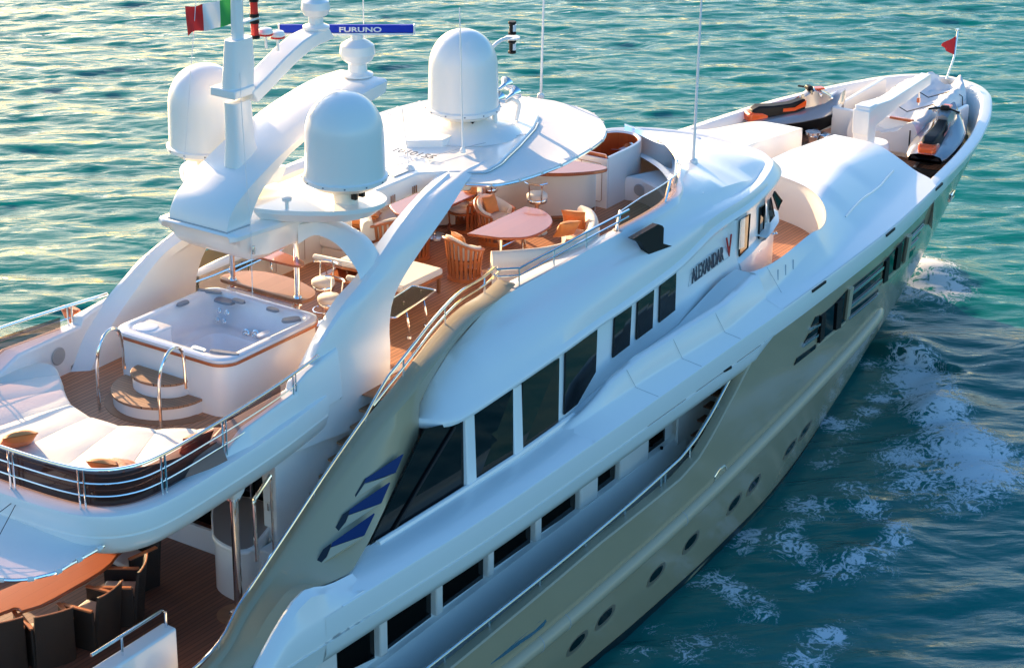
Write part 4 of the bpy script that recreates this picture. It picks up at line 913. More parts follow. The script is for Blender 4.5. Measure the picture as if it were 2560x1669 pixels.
# curved bar
bc = crs([(9.62, 1.75), (9.28, 1.25), (9.15, .75), (9.22, .25), (9.5, -.2), (9.95, -.45), (10.35, -.45)], 40)
MB().loft([[(x, y, 6.3), (x, y, 7.28)] for x, y in bc]).build('bar_front', CREAM, fc, ang=60)
MB().loft([[(x - .03, y - .02, 6.32), (x - .05, y - .03, 6.36), (x - .03, y - .02, 6.40)] for x, y in bc]).build('kick_rail', TEAKT, fc, ang=60)
bt = [(x - .12, y - .06) for x, y in crs([(9.6, 1.75), (9.2, 1.2), (9.0, .7), (9.05, .1), (9.35, -.4), (9.8, -.8), (10.1, -.9), (10.2, -.7)], 40)] + [(10.0, -.2), (9.75, .3), (9.7, .9), (9.95, 1.6)]
MB().prism(bt, 7.30, 7.37).build('bar_top', VARNG, fc, bev=.015)
MB().box((10.35, .2, 6.75), (.05, 1.3, .9)).build('bar_back', WHITE, fc)
# ------------------------------------------------------------------ hot tub
tub = empty('hot_tub'); tub.parent = Y
def rr(x0, x1, y0, y1, r): return rrect(x0, x1, y0, y1, r, 7)
X0, X1, Y0, Y1 = -1.22, 1.17, -1.19, 1.22
MB().loft([[(x, y, z) for x, y in rr(X0 + .03, X1 - .02, Y0 + .03, Y1 - .03, .30)] for z in (6.3, 7.15)], closed=True).build('surround', WHITE, tub, ang=50)
MB().loft([[(x, y, z) for x, y in rr(X0 - d, X1 + d, Y0 - d, Y1 + d, .33)] for d, z in ((-.05, 7.15), (.012, 7.15), (.02, 7.175), (.015, 7.20), (-.05, 7.205))], closed=True).build('wood_trim', VARN, tub, ang=40)
ol = [(0, 7.20, .32), (.0, 7.25, .31), (.05, 7.275, .28), (.15, 7.27, .24), (.19, 7.23, .22), (.22, 7.1, .22), (.34, 6.84, .25), (.40, 6.80, .25), (.62, 6.78, .25), (.66, 6.72, .22), (.70, 6.45, .2), (.76, 6.40, .2)]
m_ = MB(); rows = []
for d, z, r in ol:
    dx1 = d; o = rrect(X0 + d * (1.0 if d < .3 else 1.1), X1 - d, Y0 + d, Y1 - d * 1.0, r, 7); rows.append([(x, y, z) for x, y in o])
m_.loft(rows, closed=True); n_ = len(rows[0]); m_.add(rows[-1], [tuple(range(n_))])
m_.build('shell', TUBW, tub, ang=50)
# filter lid corner, pillows, jets, controls
MB().stack([rr(-1.1, -.52, .5, 1.12, .1), rr(-1.1, -.52, .5, 1.12, .1), rr(-1.08, -.54, .52, 1.1, .1)], [6.9, 7.235, 7.25]).build('filter_lid', TUBW, tub, ang=40)
MB().lathe([(.19, 0), (.19, .012), (.175, .016), (0, .016)], (-.82, .82, 7.25), 24).build('lid_ring', TUBW, tub)
z3t = zm(280, 700, 540)
for (a, b, w_, l_, rz) in ((1240, 230, .10, .20, 0), (780, 255, .06, .13, 90), (1395, 230, .06, .13, 0), (1770, 323, .06, .12, 0), (1975, 435, .09, .16, 60), (1075, 123, .05, .22, 20), (1240, 800, .05, .26, 15)):
    p = onz(*z3t(a, b), 7.27 if (a, b) != (1240, 230) else 7.2)
    MB().stack([ell(p[0], p[1], w_, l_, 16, R_(rz), 3), ell(p[0], p[1], w_ * .9, l_ * .92, 16, R_(rz), 3)], [p[2] - .02, p[2] + .02]).build('headrest', GREYT, tub)
for a, b in ((1188, 338), (1277, 360), (1165, 440), (1242, 455), (1135, 535), (1200, 550), (1485, 590), (1590, 600)):
    p = onx(*z3t(a, b), .70); r = .075 if a > 1400 else .045
    j = MB().lathe([(r, 0), (r * 1.05, .03), (r * .75, .035), (r * .7, .02), (r * .4, .02), (r * .35, .04), (0, .045)], (0, 0, 0), 16).build('jet', CHROME, tub); j.matrix_world = Matrix.Translation(p) @ Matrix.Rotation(R_(-70), 4, 'Y')
for a, b in ((955, 755), (1670, 590)):
    p = onz(*z3t(a, b), 7.275); MB().stack([ell(p[0], p[1], .05, .13, 16, R_(0 if a < 1000 else 90), 4)] * 2, [7.27, 7.29]).build('control_panel', STEEL if a < 1000 else TUBW, tub)
for x, y in ((-.95, -.2), (-.9, -1.0)): pass
# curved steps and grab rails on the aft face
stp = empty('tub_steps'); stp.parent = Y
def halfmoon(cx, a, b, n=20): return [(cx - a * math.sin(t), .1 - b * math.cos(t)) for t in np.linspace(0, math.pi, n)]
for r_, z0, z1, nm in ((.78, 6.3, 6.52, 0), (.42, 6.3, 6.76, 1)):
    b_ = .80 if nm == 0 else .52; o1 = [(x, y + .05) for x, y in halfmoon(X0 + .03, r_, b_)]
    MB().prism(o1, z0, z1 - .03).build('riser', WHITE, stp, ang=50)
    MB().prism([(x - (.03 if x < X0 else 0), y * 1.02) for x, y in o1], z1 - .03, z1 + .012).build('tread', TREAD, stp, ang=50, bev=.008)
MB().prism([(x - .12, y * 1.08) for x, y in halfmoon(X0 + .03, .8, .88)], 6.301, 6.308).build('margin_board', TEAKT, stp)
for y in (.72, -.58):
    f0 = A(-2.02, y + .02, 6.31); pts = crs([f0, f0 + A(.02, 0, .75), A(-1.9, y, 7.38), A(-1.72, y, 7.52), A(-1.52, y, 7.45), A(-1.46, y, 7.2), A(-1.45, y, 6.78)], 40)
    MB().tube(pts, .026, 10).build('grab_rail', CHROME, stp)
# bar shelf forward of the tub on two steel posts
bs = empty('tub_bar'); bs.parent = Y
z4 = zm(0, 555, 860)
for y in (.98, -.42): MB().tube([(1.42, y, 6.3), (1.42, y, 8.35)], .045, 14).build('post', CHROME, bs); MB().lathe([(.075, 0), (.06, .05), (.05, .06)], (1.42, y, 7.30), 16).build('post_collar', CHROME, bs); MB().lathe([(.08, 0), (.07, .09), (.05, .1)], (1.42, y, 7.2), 16).build('post_foot', CHROME, bs)
o1 = [(1.33, 1.18), (1.31, 1.0), (1.31, -.45), (1.38, -.58), (1.62, -.6), (1.85, -.42), (2.02, .05), (2.05, .5), (1.98, .9), (1.75, 1.18), (1.5, 1.26)]
MB().prism(crs([(x, y, 0) for x, y in o1], 60, closed=True)[:-1, :2].tolist(), 7.26, 7.32).build('bar_top', VARNB, bs, bev=.012)
o1 = [(1.18, 1.0), (1.2, -.5), (1.38, -.62), (1.5, -.4), (1.6, .2), (1.55, .7), (1.35, 1.02)]
MB().prism(crs([(x, y, 0) for x, y in o1], 50, closed=True)[:-1, :2].tolist(), 7.93, 7.97).build('upper_shelf', VARN, bs, bev=.01)
MB().box((1.36, .35, 7.03), (.05, 1.4, .35)).build('bar_front', WHITE, bs)
# ------------------------------------------------------------------ arch legs
def yleg(z): return itp(z, [(6.0, 2.22), (7.0, 2.2), (7.8, 2.1), (8.3, 1.95), (8.6, 1.62), (8.72, 1.3), (8.8, .9)])
def on_leg(u, v, ins=0):
    q = ony(u, v, -2.0 + ins)
    for _ in range(25): q = ony(u, v, -(yleg(q[2]) - ins) * .5 + q[1] * .5)
    return q
Lp = [(690, 1040), (708, 990), (744, 922), (777, 855), (831, 757), (887, 693), (929, 630), (985, 553), (1040, 491), (1114, 416)]
Cp = [(700, 1060), (722, 1000), (760, 930), (800, 860), (858, 775), (915, 702), (958, 640), (1000, 575), (1053, 504), (1125, 440)]
Rp = [(973, 960), (973, 925), (973, 860), (971, 817), (979, 753), (1005, 695), (1055, 617), (1118, 527), (1171, 445), (1215, 400)]
L_ = crs([on_leg(*q, ins=.30) for q in Lp], 40); C_ = crs([on_leg(*q) for q in Cp], 40); R2 = crs([on_leg(*q) for q in Rp], 40)
for sd in (1, -1):
    rows = []
    for a, c, b in zip(L_, C_, R2):
        nrm = A(0, .26, -.05)
        m1 = c + (b - c) * .45 + A(0, -.05, .02)
        rows.append([(p[0], sd * p[1], p[2]) for p in (a, a + (c - a) * .75 + A(0, -.01, .02), c + A(0, -.005, -.02), c + (m1 - c) * .5 + A(0, -.015, 0), m1, b + A(0, -.02, 0), b + A(0, .03, .0), b + nrm, a + A(.05, .02, -.12))])
    rows.insert(0, [(x - .35, y, z - .5) for x, y, z in rows[0]])
    MB().loft(rows, closed=True, cap=True).build('arch_leg', WHITE, Y, ang=28)
# wall beside the stairs under the leg
for sd in (-1, 1): MB().loft([[(x, sd * 2.14, 3.8), (x, sd * 2.14, 6.4)] for x in np.linspace(-1.24, 1.95, 6)]).build('stair_side_wall', WHITE, Y)
# ------------------------------------------------------------------ hardtop, canvas tops, mast arch
ht = empty('hardtop'); ht.parent = Y
half = [(2.2, .78), (4.2, .8), (4.7, 1.2), (5.1, 1.55), (5.6, 1.5), (6.6, 1.2), (7.6, .85), (8.3, .5), (8.6, 0)]
H2 = rsl([(x, y, 0) for x, y in half], 60)[:, :2]
def camber(x, y): return 8.80 - .035 * y * y - .02 * max(0, x - 6)
pol = [(x, -y) for x, y in H2] + [(x, y) for x, y in H2[::-1][1:]]
MB().prism(pol, lambda x, y: camber(x, y) - .36 if x < 4.9 else camber(x, y) - .10, camber).build('roof_panel', WHITE, ht, bev=.03)
SO = crs([(4.6, 1.5), (4.95, 2.0), (5.9, 2.22), (6.9, 2.22), (8.1, 2.02), (8.9, 1.5), (9.38, .85), (9.55, 0)], 60)[:, :2]
rows = []
for i, (x, y) in enumerate(SO):
    xi, yi = H2[min(59, int(22 + i * 37 / 59))]; row = []
    for t in np.linspace(0, 1, 9): row.append((xi + (x - xi) * t, yi + (y - yi) * t, camber(xi, yi) - .03 + (8.64 - camber(xi, yi) + .03) * t - .03 * math.sin(math.pi * t)))
    row += [(x + .0, y + .02, 8.60), (x - .02, y - .03, 8.57)]
    rows.append(row)
MB().loft(rows).build('canvas_top', CANVAS, ht, ang=50); MB().loft([[(p[0], -p[1], p[2]) for p in r] for r in rows]).build('canvas_top', CANVAS, ht, ang=50)
for sd in (-1, 1):
    MB().tube([(x, sd * y, 8.60) for x, y in SO], .022, 8).build('canvas_frame', CHROME, ht)
    e = [(x, sd * (y + .03), camber(x, y) - .02) for x, y in H2[22:52]]
    MB().tube(e, .014, 6).build('canvas_track', TEAKT if False else STEEL, ht)
    for k in range(4, 58, 5): MB().box((SO[k][0], sd * SO[k][1], 8.62), (.05, .05, .05)).build('canvas_strap', CANVAS, ht)
for q in ([(2.6, -.5, 0), (3.9, .35, 0)], [(2.6, .1, 0), (7.2, -.95, 0)], [(3.2, .6, 0), (6.6, .9, 0)], [(7.9, .75, 0), (8.9, 1.5, 0)], [(4.3, -.75, 0), (4.8, -.2, 0)]):
    a, b = q; MB().tube([(a[0] + (b[0] - a[0]) * t, a[1] + (b[1] - a[1]) * t, (camber(a[0] + (b[0] - a[0]) * t, a[1] + (b[1] - a[1]) * t) if a[0] < 7 else 8.68) + .002) for t in np.linspace(0, 1, 12)], .005, 4).build('panel_seam', SEAM, ht)
MB().prism([(4.35, -.62), (4.35, -.3), (3.95, -.3), (3.75, -.62)], 8.79, 8.80).build('hatch_grid', CANVAS, ht)
# registration number lettered on the roof
p = onz(*z2(345, 1045), 8.79); q = onz(*z2(665, 1110), 8.79); an = math.atan2(q[1] - p[1], q[0] - p[0])
text('1010155', Vector((p[0], p[1], 8.80)), Matrix.Rotation(an, 4, 'Z'), .29, INK, ht, sx=np.linalg.norm(q - p) / 1.12)
# slots on the roof edge
for xx in (3.42, 4.02):
    for k in range(3): MB().box((xx + .05 * k, -.815, 8.52), (.014, .012, .13)).build('vent_slot', TEAKT, ht)
# pod under the mast arch
rows = []
for x, w, zt, zb in ((-.46, .70, 8.96, 8.80), (-.42, .80, 8.99, 8.70), (-.30, .82, 8.99, 8.58), (-.05, .82, 8.98, 8.42), (.3, .82, 8.96, 8.35), (1.2, .82, 8.9, 8.36), (2.3, .82, 8.82, 8.42)):
    rows.append([(x, -w + .04, zt), (x, -w, zt - .03), (x, -w, zt - .09), (x + .05, -w + .05, zt - .12), (x + .1, -w + .1, zb + .1), (x + .12, -w + .22, zb), (x + .12, w - .22, zb), (x + .1, w - .1, zb + .1), (x + .05, w - .05, zt - .12), (x, w, zt - .09), (x, w, zt - .03), (x, w - .04, zt)])
MB().loft(rows, closed=True, cap=True).build('pod', WHITE, ht, ang=40)
# curved struts from the pod to the legs
for sd in (1, -1):
    U = [ony(745, 562, -.75), ony(790, 556, -1.0), ony(834, 565, -1.25), ony(868, 583, -1.45), ony(897, 602, -1.65), ony(922, 635, -1.85), ony(936, 668, -1.95)]
    D_ = [ony(745, 610, -.75), ony(785, 588, -1.0), ony(822, 598, -1.25), ony(850, 618, -1.45), ony(872, 645, -1.65), ony(892, 675, -1.85), ony(906, 715, -1.95)]
    rows = [[(p[0], sd * p[1], p[2]) for p in (a, a + A(.12, .03, .02), a + A(.28, .06, -.02), b + A(.28, .06, 0), b)] for a, b in zip(crs(U, 20), crs(D_, 20))]
    MB().loft(rows, closed=True, cap=True).build('strut', WHITE, ht, ang=40)
# mast arch: a broad curved fin on the centreline
SA = [(-.40, 9.0), (-.36, 9.15), (-.24, 9.33), (-.05, 9.47), (.28, 9.65), (.62, 9.80), (1.0, 9.95), (1.9, 10.22), (2.6, 10.36), (3.2, 10.44), (3.75, 10.46)]
SB = [(.12, 8.95), (.2, 9.12), (.38, 9.36), (.55, 9.5), (.75, 9.62), (1.0, 9.77), (1.3, 9.9), (2.05, 10.1), (2.6, 10.17), (3.2, 10.2), (3.7, 10.24)]
a_ = crs([(x, 0, z) for x, z in SA], 40); b_ = crs([(x, 0, z) for x, z in SB], 40)
rows = []
for i, (p, q) in enumerate(zip(a_, b_)):
    w = .60 if i < 30 else .60 - .10 * ((i - 30) / 10) ** 2
    rows.append([(p[0], -w + .05, p[2] + .012), (p[0], -w, p[2] - .02), (q[0], -w, q[2] + .02), (q[0], -w + .05, q[2]), (q[0], w - .05, q[2]), (q[0], w, q[2] + .02), (p[0], w, p[2] - .02), (p[0], w - .05, p[2] + .012)])
MB().loft(rows, closed=True, cap=True).build('mast_arch', WHITE, ht, ang=40)
MB().tube([(-.405, -.62, 9.0), (-.405, .62, 9.0)], .012, 6).build('arch_seam', SEAM, ht); MB().tube([(-.405, -.61, 9.0), (.12, -.61, 8.985)], .012, 6).build('arch_seam', SEAM, ht)
# mast column, cross-tree, radar arm
mast = empty('mast'); mast.parent = Y
def col(pts): return MB().stack([ell(x, 0, a, b, 20, 0, 4) for x, a, b, z in pts], [z for x, a, b, z in pts])
col([(.68, .30, .17, 9.72), (.66, .24, .145, 10.1), (.64, .22, .13, 10.75)]).build('mast_column', WHITE, mast, ang=40)
MB().box((.62, .07, 10.91), (.50, .50, .14)).build('cross_tree', WHITE, mast, bev=.02)
col([(.66, .28, .15, 10.95), (.70, .27, .14, 11.3), (.72, .24, .125, 11.72)]).build('mast_head', WHITE, mast, ang=40)
col([(.70, .10, .07, 11.7), (.73, .09, .06, 12.7)]).build('mast_pole', WHITE, mast, ang=40)
ra = crs([(.8, 0, 10.88), (1.15, 0, 11.03), (1.7, 0, 11.28), (2.2, 0, 11.45), (2.72, 0, 11.5)], 20)
MB().loft([[(p[0] - .03, -.19, p[2] + .0), (p[0] + .1, -.19, p[2] - .2), (p[0] + .1, .19, p[2] - .2), (p[0] - .03, .19, p[2] + .0)] for p in ra], closed=True, cap=True).build('radar_arm', WHITE, mast, bev=.025)
MB().lathe([(.20, 0), (.22, .02), (.22, .05), (.12, .09), (.12, .2), (.2, .24), (.24, .34), (.22, .45), (.1, .5), (.05, .9)], (2.58, 0, 11.48), 12).build('radar_pedestal', WHITE, mast, ang=30)
for u, v in ((664, 83), (694, 90)):
    q = ony(u, v, 0)
    MB().tube([q - A(0, 0, .24), q], .022, 8).build('antenna_stem', WHITE, mast); MB().lathe([(.11, -.02), (.12, .02), (.10, .07), (0, .10)], q, 18).build('satellite_puck', WHITE, mast); MB().lathe([(.119, 0), (.122, .015), (.119, .03)], q - A(0, 0, .03), 18, cap=False).build('puck_ring', REDLENS, mast)
# red signal lights on a bracket
q = ony(636, 46, .0)
MB().box(q + A(-.12, 0, -.0), (.40, .10, .03)).build('light_bracket', WHITE, mast)
for dz, s_ in ((.17, 1), (-.17, -1)):
    MB().lathe([(.062, -.11), (.062, .11)], q + A(0, 0, dz), 18).build('signal_light', REDLENS, mast)
    for e in (-.12, .12): MB().lathe([(.075, -.025), (.075, .025)], q + A(0, 0, dz + e), 18).build('light_cap', BLACK, mast)
# navigation light on a bent pipe by the big dome
q = A(7.9, -.15, 10.22)
MB().tube(crs([A(7.25, .0, 8.8), A(7.22, .0, 9.7), A(7.35, -.05, 10.1), A(7.65, -.1, 10.24), A(7.9, -.15, 10.22)], 24), .035, 8).build('light_pipe', WHITE, mast)
MB().lathe([(.14, 0), (.15, .015), (.14, .03)], q, 20).build('light_bracket', WHITE, mast)
for dz in (.2, -.15): MB().lathe([(.07, -.12), (.075, -.11), (.075, -.08), (.055, -.07), (.055, .07), (.075, .08), (.075, .11), (.07, .12)], q + A(0, 0, dz), 16).build('signal_light', BLACK, mast); MB().lathe([(.058, -.06), (.058, .06)], q + A(.012, -.01, dz), 16).build('lens', TUBW, mast)
# radar scanner with the maker's name on the blue bar
rd = empty('radar_scanner'); rd.parent = Y
q = A(3.62, 0, 10.48)
MB().lathe([(.26, 0), (.26, .03), (.16, .07), (.15, .2), (.25, .27), (.30, .38), (.28, .52), (.16, .60), (.10, .62), (.10, .70)], q, 14).build('radar_pedestal', WHITE, rd, ang=28)
pl_, pr_ = ony(722, 104, 0), ony(1034, 90, 0)
bl = np.linalg.norm(ony(1034, 90, 0) - ony(700, 112, 0)); ang_ = math.atan2(-.0, 1)
e0 = onp(700, 109, q + A(0, 0, .78), CD); e1 = onp(1034, 90, q + A(0, 0, .78), CD); dv_ = e1 - e0; dv_[2] = 0; dv_ /= np.linalg.norm(dv_); ang_ = math.atan2(dv_[1], dv_[0])
c_ = (e0 + e1) / 2; c_[2] = q[2] + .79; ln_ = np.linalg.norm(e1 - e0)
c_[0], c_[1] = q[0] + (c_ - q)[:2] @ dv_[:2] * dv_[0], q[1] + (c_ - q)[:2] @ dv_[:2] * dv_[1]
MB().box(c_, (ln_, .10, .13), rz=ang_).build('scanner_bar', BLUE, rd, bev=.02); MB().box(c_ - A(0, 0, .085), (ln_ * 1.0, .11, .035), rz=ang_).build('bar_base', WHITE, rd, bev=.01)
for s_ in (-1, 1): MB().box(c_ + A(*(dv_[:2] * s_ * (ln_ / 2 + .01)), -.01), (.03, .115, .17), rz=ang_).build('bar_end', WHITE, rd, bev=.01)
text('FURUNO', Vector(c_ + dv_ * -.13 + A(dv_[1], -dv_[0], 0) * .052 + A(0, 0, -.045)), Matrix.Rotation(ang_, 4, 'Z') @ Matrix.Rotation(R_(90), 4, 'X'), .115, WCLOTH, rd, sx=1.5, bold=.003)
# ------------------------------------------------------------------ domes
def dome(x, y, z, r, h, nm):
    d = empty(nm); d.parent = Y
    pr = [(r * 1.0, .03)] + [(r * (1 - .03 * t), .03 + (h * .50) * t) for t in (.3, .6, 1)]
    hc = h * .5 + .03; hr = h - hc
    for k in range(1, 13): t = R_(90 * k / 12); pr.append((r * .97 * math.cos(t) ** .92 if k < 12 else 0, hc + hr * math.sin(t)))
    MB().lathe(pr, (x, y, z), 48).build('dome_cover', WHITE, d, ang=60)
    MB().lathe([(r * .98, -.05), (r * 1.05, -.03), (r * 1.055, .03), (r * 1.01, .05)], (x, y, z), 48).build('flange', WHITE, d, ang=40)
    for k in range(12): t = R_(30 * k + 8); MB().lathe([(.014, -.01), (.014, .01)], (x + r * 1.055 * math.cos(t), y + r * 1.055 * math.sin(t), z), 6).build('bolt', GREYT, d)
    MB().lathe([(r * .98, -.05), (r * .8, -.13), (r * .35, -.2), (r * .3, -.42)], (x, y, z), 32).build('base_cone', CREAM, d, ang=50)
    for t in (-110, -70): MB().box((x + r * .42 * math.cos(R_(t)), y + r * .42 * math.sin(R_(t)), z - .24), (.07, .09, .14)).build('bracket', BLACK, d, bev=.01)
dome(1.45, -1.45, 9.58, .635, 1.36, 'radome'); dome(1.45, 1.42, 9.56, .635, 1.36, 'radome'); dome(6.6, 0, 9.22, .635, 1.42, 'radome')
MB().lathe([(.95, -.02), (.8, .08), (.5, .16), (.3, .3)], (6.75, .0, 8.76), 40).build('dome_plinth', WHITE, ht, ang=50)
MB().prism([(5.5, .55), (6.2, .15), (6.25, -.15), (5.7, -.2), (5.3, .3)], 8.72, 8.86).build('plinth_step', WHITE, ht, bev=.02)
for sd in (1, -1):
    o = crs([(x, sd * y, 0) for x, y in [(.35, .5), (.55, 1.0), (.95, 1.6), (1.35, 1.92), (1.75, 1.98), (2.05, 1.75), (2.2, 1.2), (2.3, .5)]], 40)[:, :2]
    oi = [(1.35 + (x - 1.35) * .86, sd * .5 + (y - sd * .5) * .88) for x, y in o]
    MB().stack([oi, o, o, [(x, y) for x, y in o]], [8.95, 9.1, 9.16, 9.17]).build('dome_platform', WHITE, ht, ang=35)
    q = A(.62, sd * .95, 9.17); MB().lathe([(.03, 0), (.03, .13), (.075, .14), (.08, .19), (0, .21)], q, 16).build('satellite_puck', WHITE, ht)
# horns
for x, y, z in ((7.35, -.42, 9.55), (7.5, -.5, 9.36), (7.15, -.4, 9.33)):
    h_ = MB().lathe([(.02, -.34), (.03, -.2), (.05, -.08), (.13, 0), (.135, .01), (.03, .0), (0, -.02)], (0, 0, 0), 20).build('horn', CHROME, mast); h_.matrix_world = Matrix.Translation((x, y, z)) @ Matrix.Rotation(R_(80), 4, 'Y')
MB().tube([(7.0, -.4, 8.78), (7.0, -.42, 9.5)], .05, 10).build('horn_stand', WHITE, mast)
MB().tube(crs([A(7.75, -.35, 8.76), A(7.78, -.38, 9.05), A(7.6, -.36, 9.2), A(7.4, -.35, 9.2)], 16), .05, 10).build('horn_pipe', WHITE, mast)
# whip antennas
def whip(b, t, r, nm='antenna'):
    MB().lathe([(r * 3, 0), (r * 2.6, .06), (r * 1.3, .09)], b, 14).build('antenna_foot', WHITE, Y); MB().tube([b, (np.array(b) + np.array(t)) / 2, t], [r, r * .9, r * .55], 8).build(nm, WHITE, Y)
whip(onz(1157, 381, 8.77), ony(1149, 20, -.66), .018)
whip(onz(1733, 406, 6.83), onz(1733, 406, 6.83) + A(.08, .0, 3.9), .032)
bq = onz(1352, 244, 8.55); whip(bq, bq + A(.1, .0, 3.2), .026)
bq = onz(913, 260, 8.6); whip(bq, bq + A(.0, .0, 3.0), .014)
bq = onz(1023, 423, 8.78); MB().lathe([(.10, 0), (.07, .05), (.02, .08)], bq, 16).build('antenna_foot', WHITE, Y); MB().tube([bq, bq + A(.02, .15, 1.05)], .008, 6).build('antenna', WHITE, Y)
# ------------------------------------------------------------------ sun pad, sofas, tables, chairs, stools, loungers on the sun deck
random.seed(5)
def pillow(name, label, c, w, h, t, rz, tilt, mtl, group=None, cat='cushion'):
    e = empty(name) if False else None
    m_ = MB(); n = 12; rows = []
    for i in range(n + 1):
        u = -1 + 2 * i / n; r = []
        for j in range(n + 1):
            v = -1 + 2 * j / n; f = (1 - abs(u) ** 3) * (1 - abs(v) ** 3); pin = 1 - .10 * (1 - abs(v) ** 2) * (abs(u) > .99) - .0
            r.append((u * w / 2 * (1 - .10 * (1 - v * v) * u * u), v * h / 2 * (1 - .10 * (1 - u * u) * v * v), t / 2 * f ** .55 + .004 + .012 * math.sin(7 * u + 3 * v) * f))
        rows.append(r)
    m_.loft(rows); m_.loft([[(x, y, -z * .9) for x, y, z in r] for r in rows])
    o = m_.build(name, mtl, None, ang=70)
    o.matrix_world = Matrix.Translation(c) @ Matrix.Rotation(rz, 4, 'Z') @ Matrix.Rotation(tilt, 4, 'Y')
    return tag(o, label, cat, group)
# --- curved sun pad round the stern
IN = crs([(-1.88, 2.05, 0), (-1.93, 1.72, 0), (-2.19, 1.34, 0), (-2.37, 1.12, 0), (-2.66, .70, 0), (-2.84, .31, 0), (-2.91, -.09, 0), (-2.89, -.47, 0), (-2.80, -.78, 0), (-2.60, -1.18, 0), (-2.30, -1.60, 0), (-2.05, -1.95, 0), (-2.0, -2.08, 0)], 49)[:, :2]
OUT = crs([(-2.3, 2.38, 0), (-3.3, 2.35, 0), (-4.1, 2.1, 0), (-4.5, 1.5, 0), (-4.62, .7, 0), (-4.65, 0, 0), (-4.62, -.8, 0), (-4.5, -1.6, 0), (-4.1, -2.1, 0), (-3.4, -2.36, 0), (-2.9, -2.4, 0), (-2.4, -2.4, 0)], 49)[:, :2]
sp = empty('sun_pad', (-3.5, 0, 6.3), label='curved cream sun pad round the aft end of the sun deck', cat='sun pad')
def loc(P, c): return [tuple(np.array(p, float) - np.array(c)) for p in P]
C0 = (-3.5, 0, 6.3)
MB().loft([loc([(i[0] - .06, i[1] * .98, 6.3), (i[0] - .06, i[1] * .98, 6.5)], C0) for i in IN]).build('base', WHITE, sp, ang=60)
cuts = [0, 6, 12, 18, 24, 30, 36, 42, 48]
for a, b in zip(cuts[:-1], cuts[1:]):
    rows = []
    for k in range(a, b + 1):
        i, o = IN[k], OUT[k]; e = .012 if k in (a, b) else 0; row = []
        if k == a: i, o = i + (IN[k + 1] - i) * .03, o + (OUT[k + 1] - o) * .03
        if k == b: i, o = i + (IN[k - 1] - i) * .03, o + (OUT[k - 1] - o) * .03
        zt = 6.70 + .028 * math.sin(math.pi * (k - a) / (b - a)) ** .6
        d = (o - i)
        row = [(*(i + d * .01), 6.48), (*i, 6.52), (*(i - d * .004), 6.62), (*(i + d * .012), zt - .02), (*(i + d * .03), zt)] + [(*(i + d * t), zt + .006 * math.sin(9 * t + k)) for t in np.linspace(.1, .97, 9)] + [(*o, zt - .02), (*o, 6.5)]
        rows.append(loc(row, C0))
    MB().loft(rows, cap=True).build('pad_cushion', CUSH, sp, ang=50)
rows = []
for k in range(3, 46):
    o = OUT[k]; c = A(-3.3, 0); d = (o - c) / np.linalg.norm(o - c)
    rows.append(loc([(*(o + d * .02), 6.6), (*(o + d * .05), 6.92), (*(o + d * .10), 6.96), (*(o + d * .2), 6.9), (*(o + d * .28), 6.7), (*(o + d * .28), 6.45)], C0))
MB().loft(rows).build('back_bolster', BROWN, sp, ang=60)
for i, (u, v, z, w, rz, tl, mt, lb) in enumerate((
    (45, 1098, 6.85, .52, 60, 35, ORANGE, 'orange scatter cushion lying on the sun pad, leftmost by the aft rail'),
    (268, 1168, 6.82, .48, 20, 40, ORANGE, 'bright orange cushion propped at the rounded aft corner of the sun pad'),
    (330, 1176, 6.80, .55, -25, 30, RUST, 'rust cushion lying flat beside the bright orange one at the aft corner'),
    (488, 1112, 6.82, .50, 70, 60, RUST, 'rust cushion upright at the starboard end of the sun pad'),
    (185, 790, 6.9, .42, 0, 60, RUST, 'rust cushion behind the port smoked glass by the rail'))):
    q = onz(u, v, z); pillow('cushion', lb, q, w, w, .2, R_(rz), R_(tl), mt, 'orange and rust cushions around the decks')
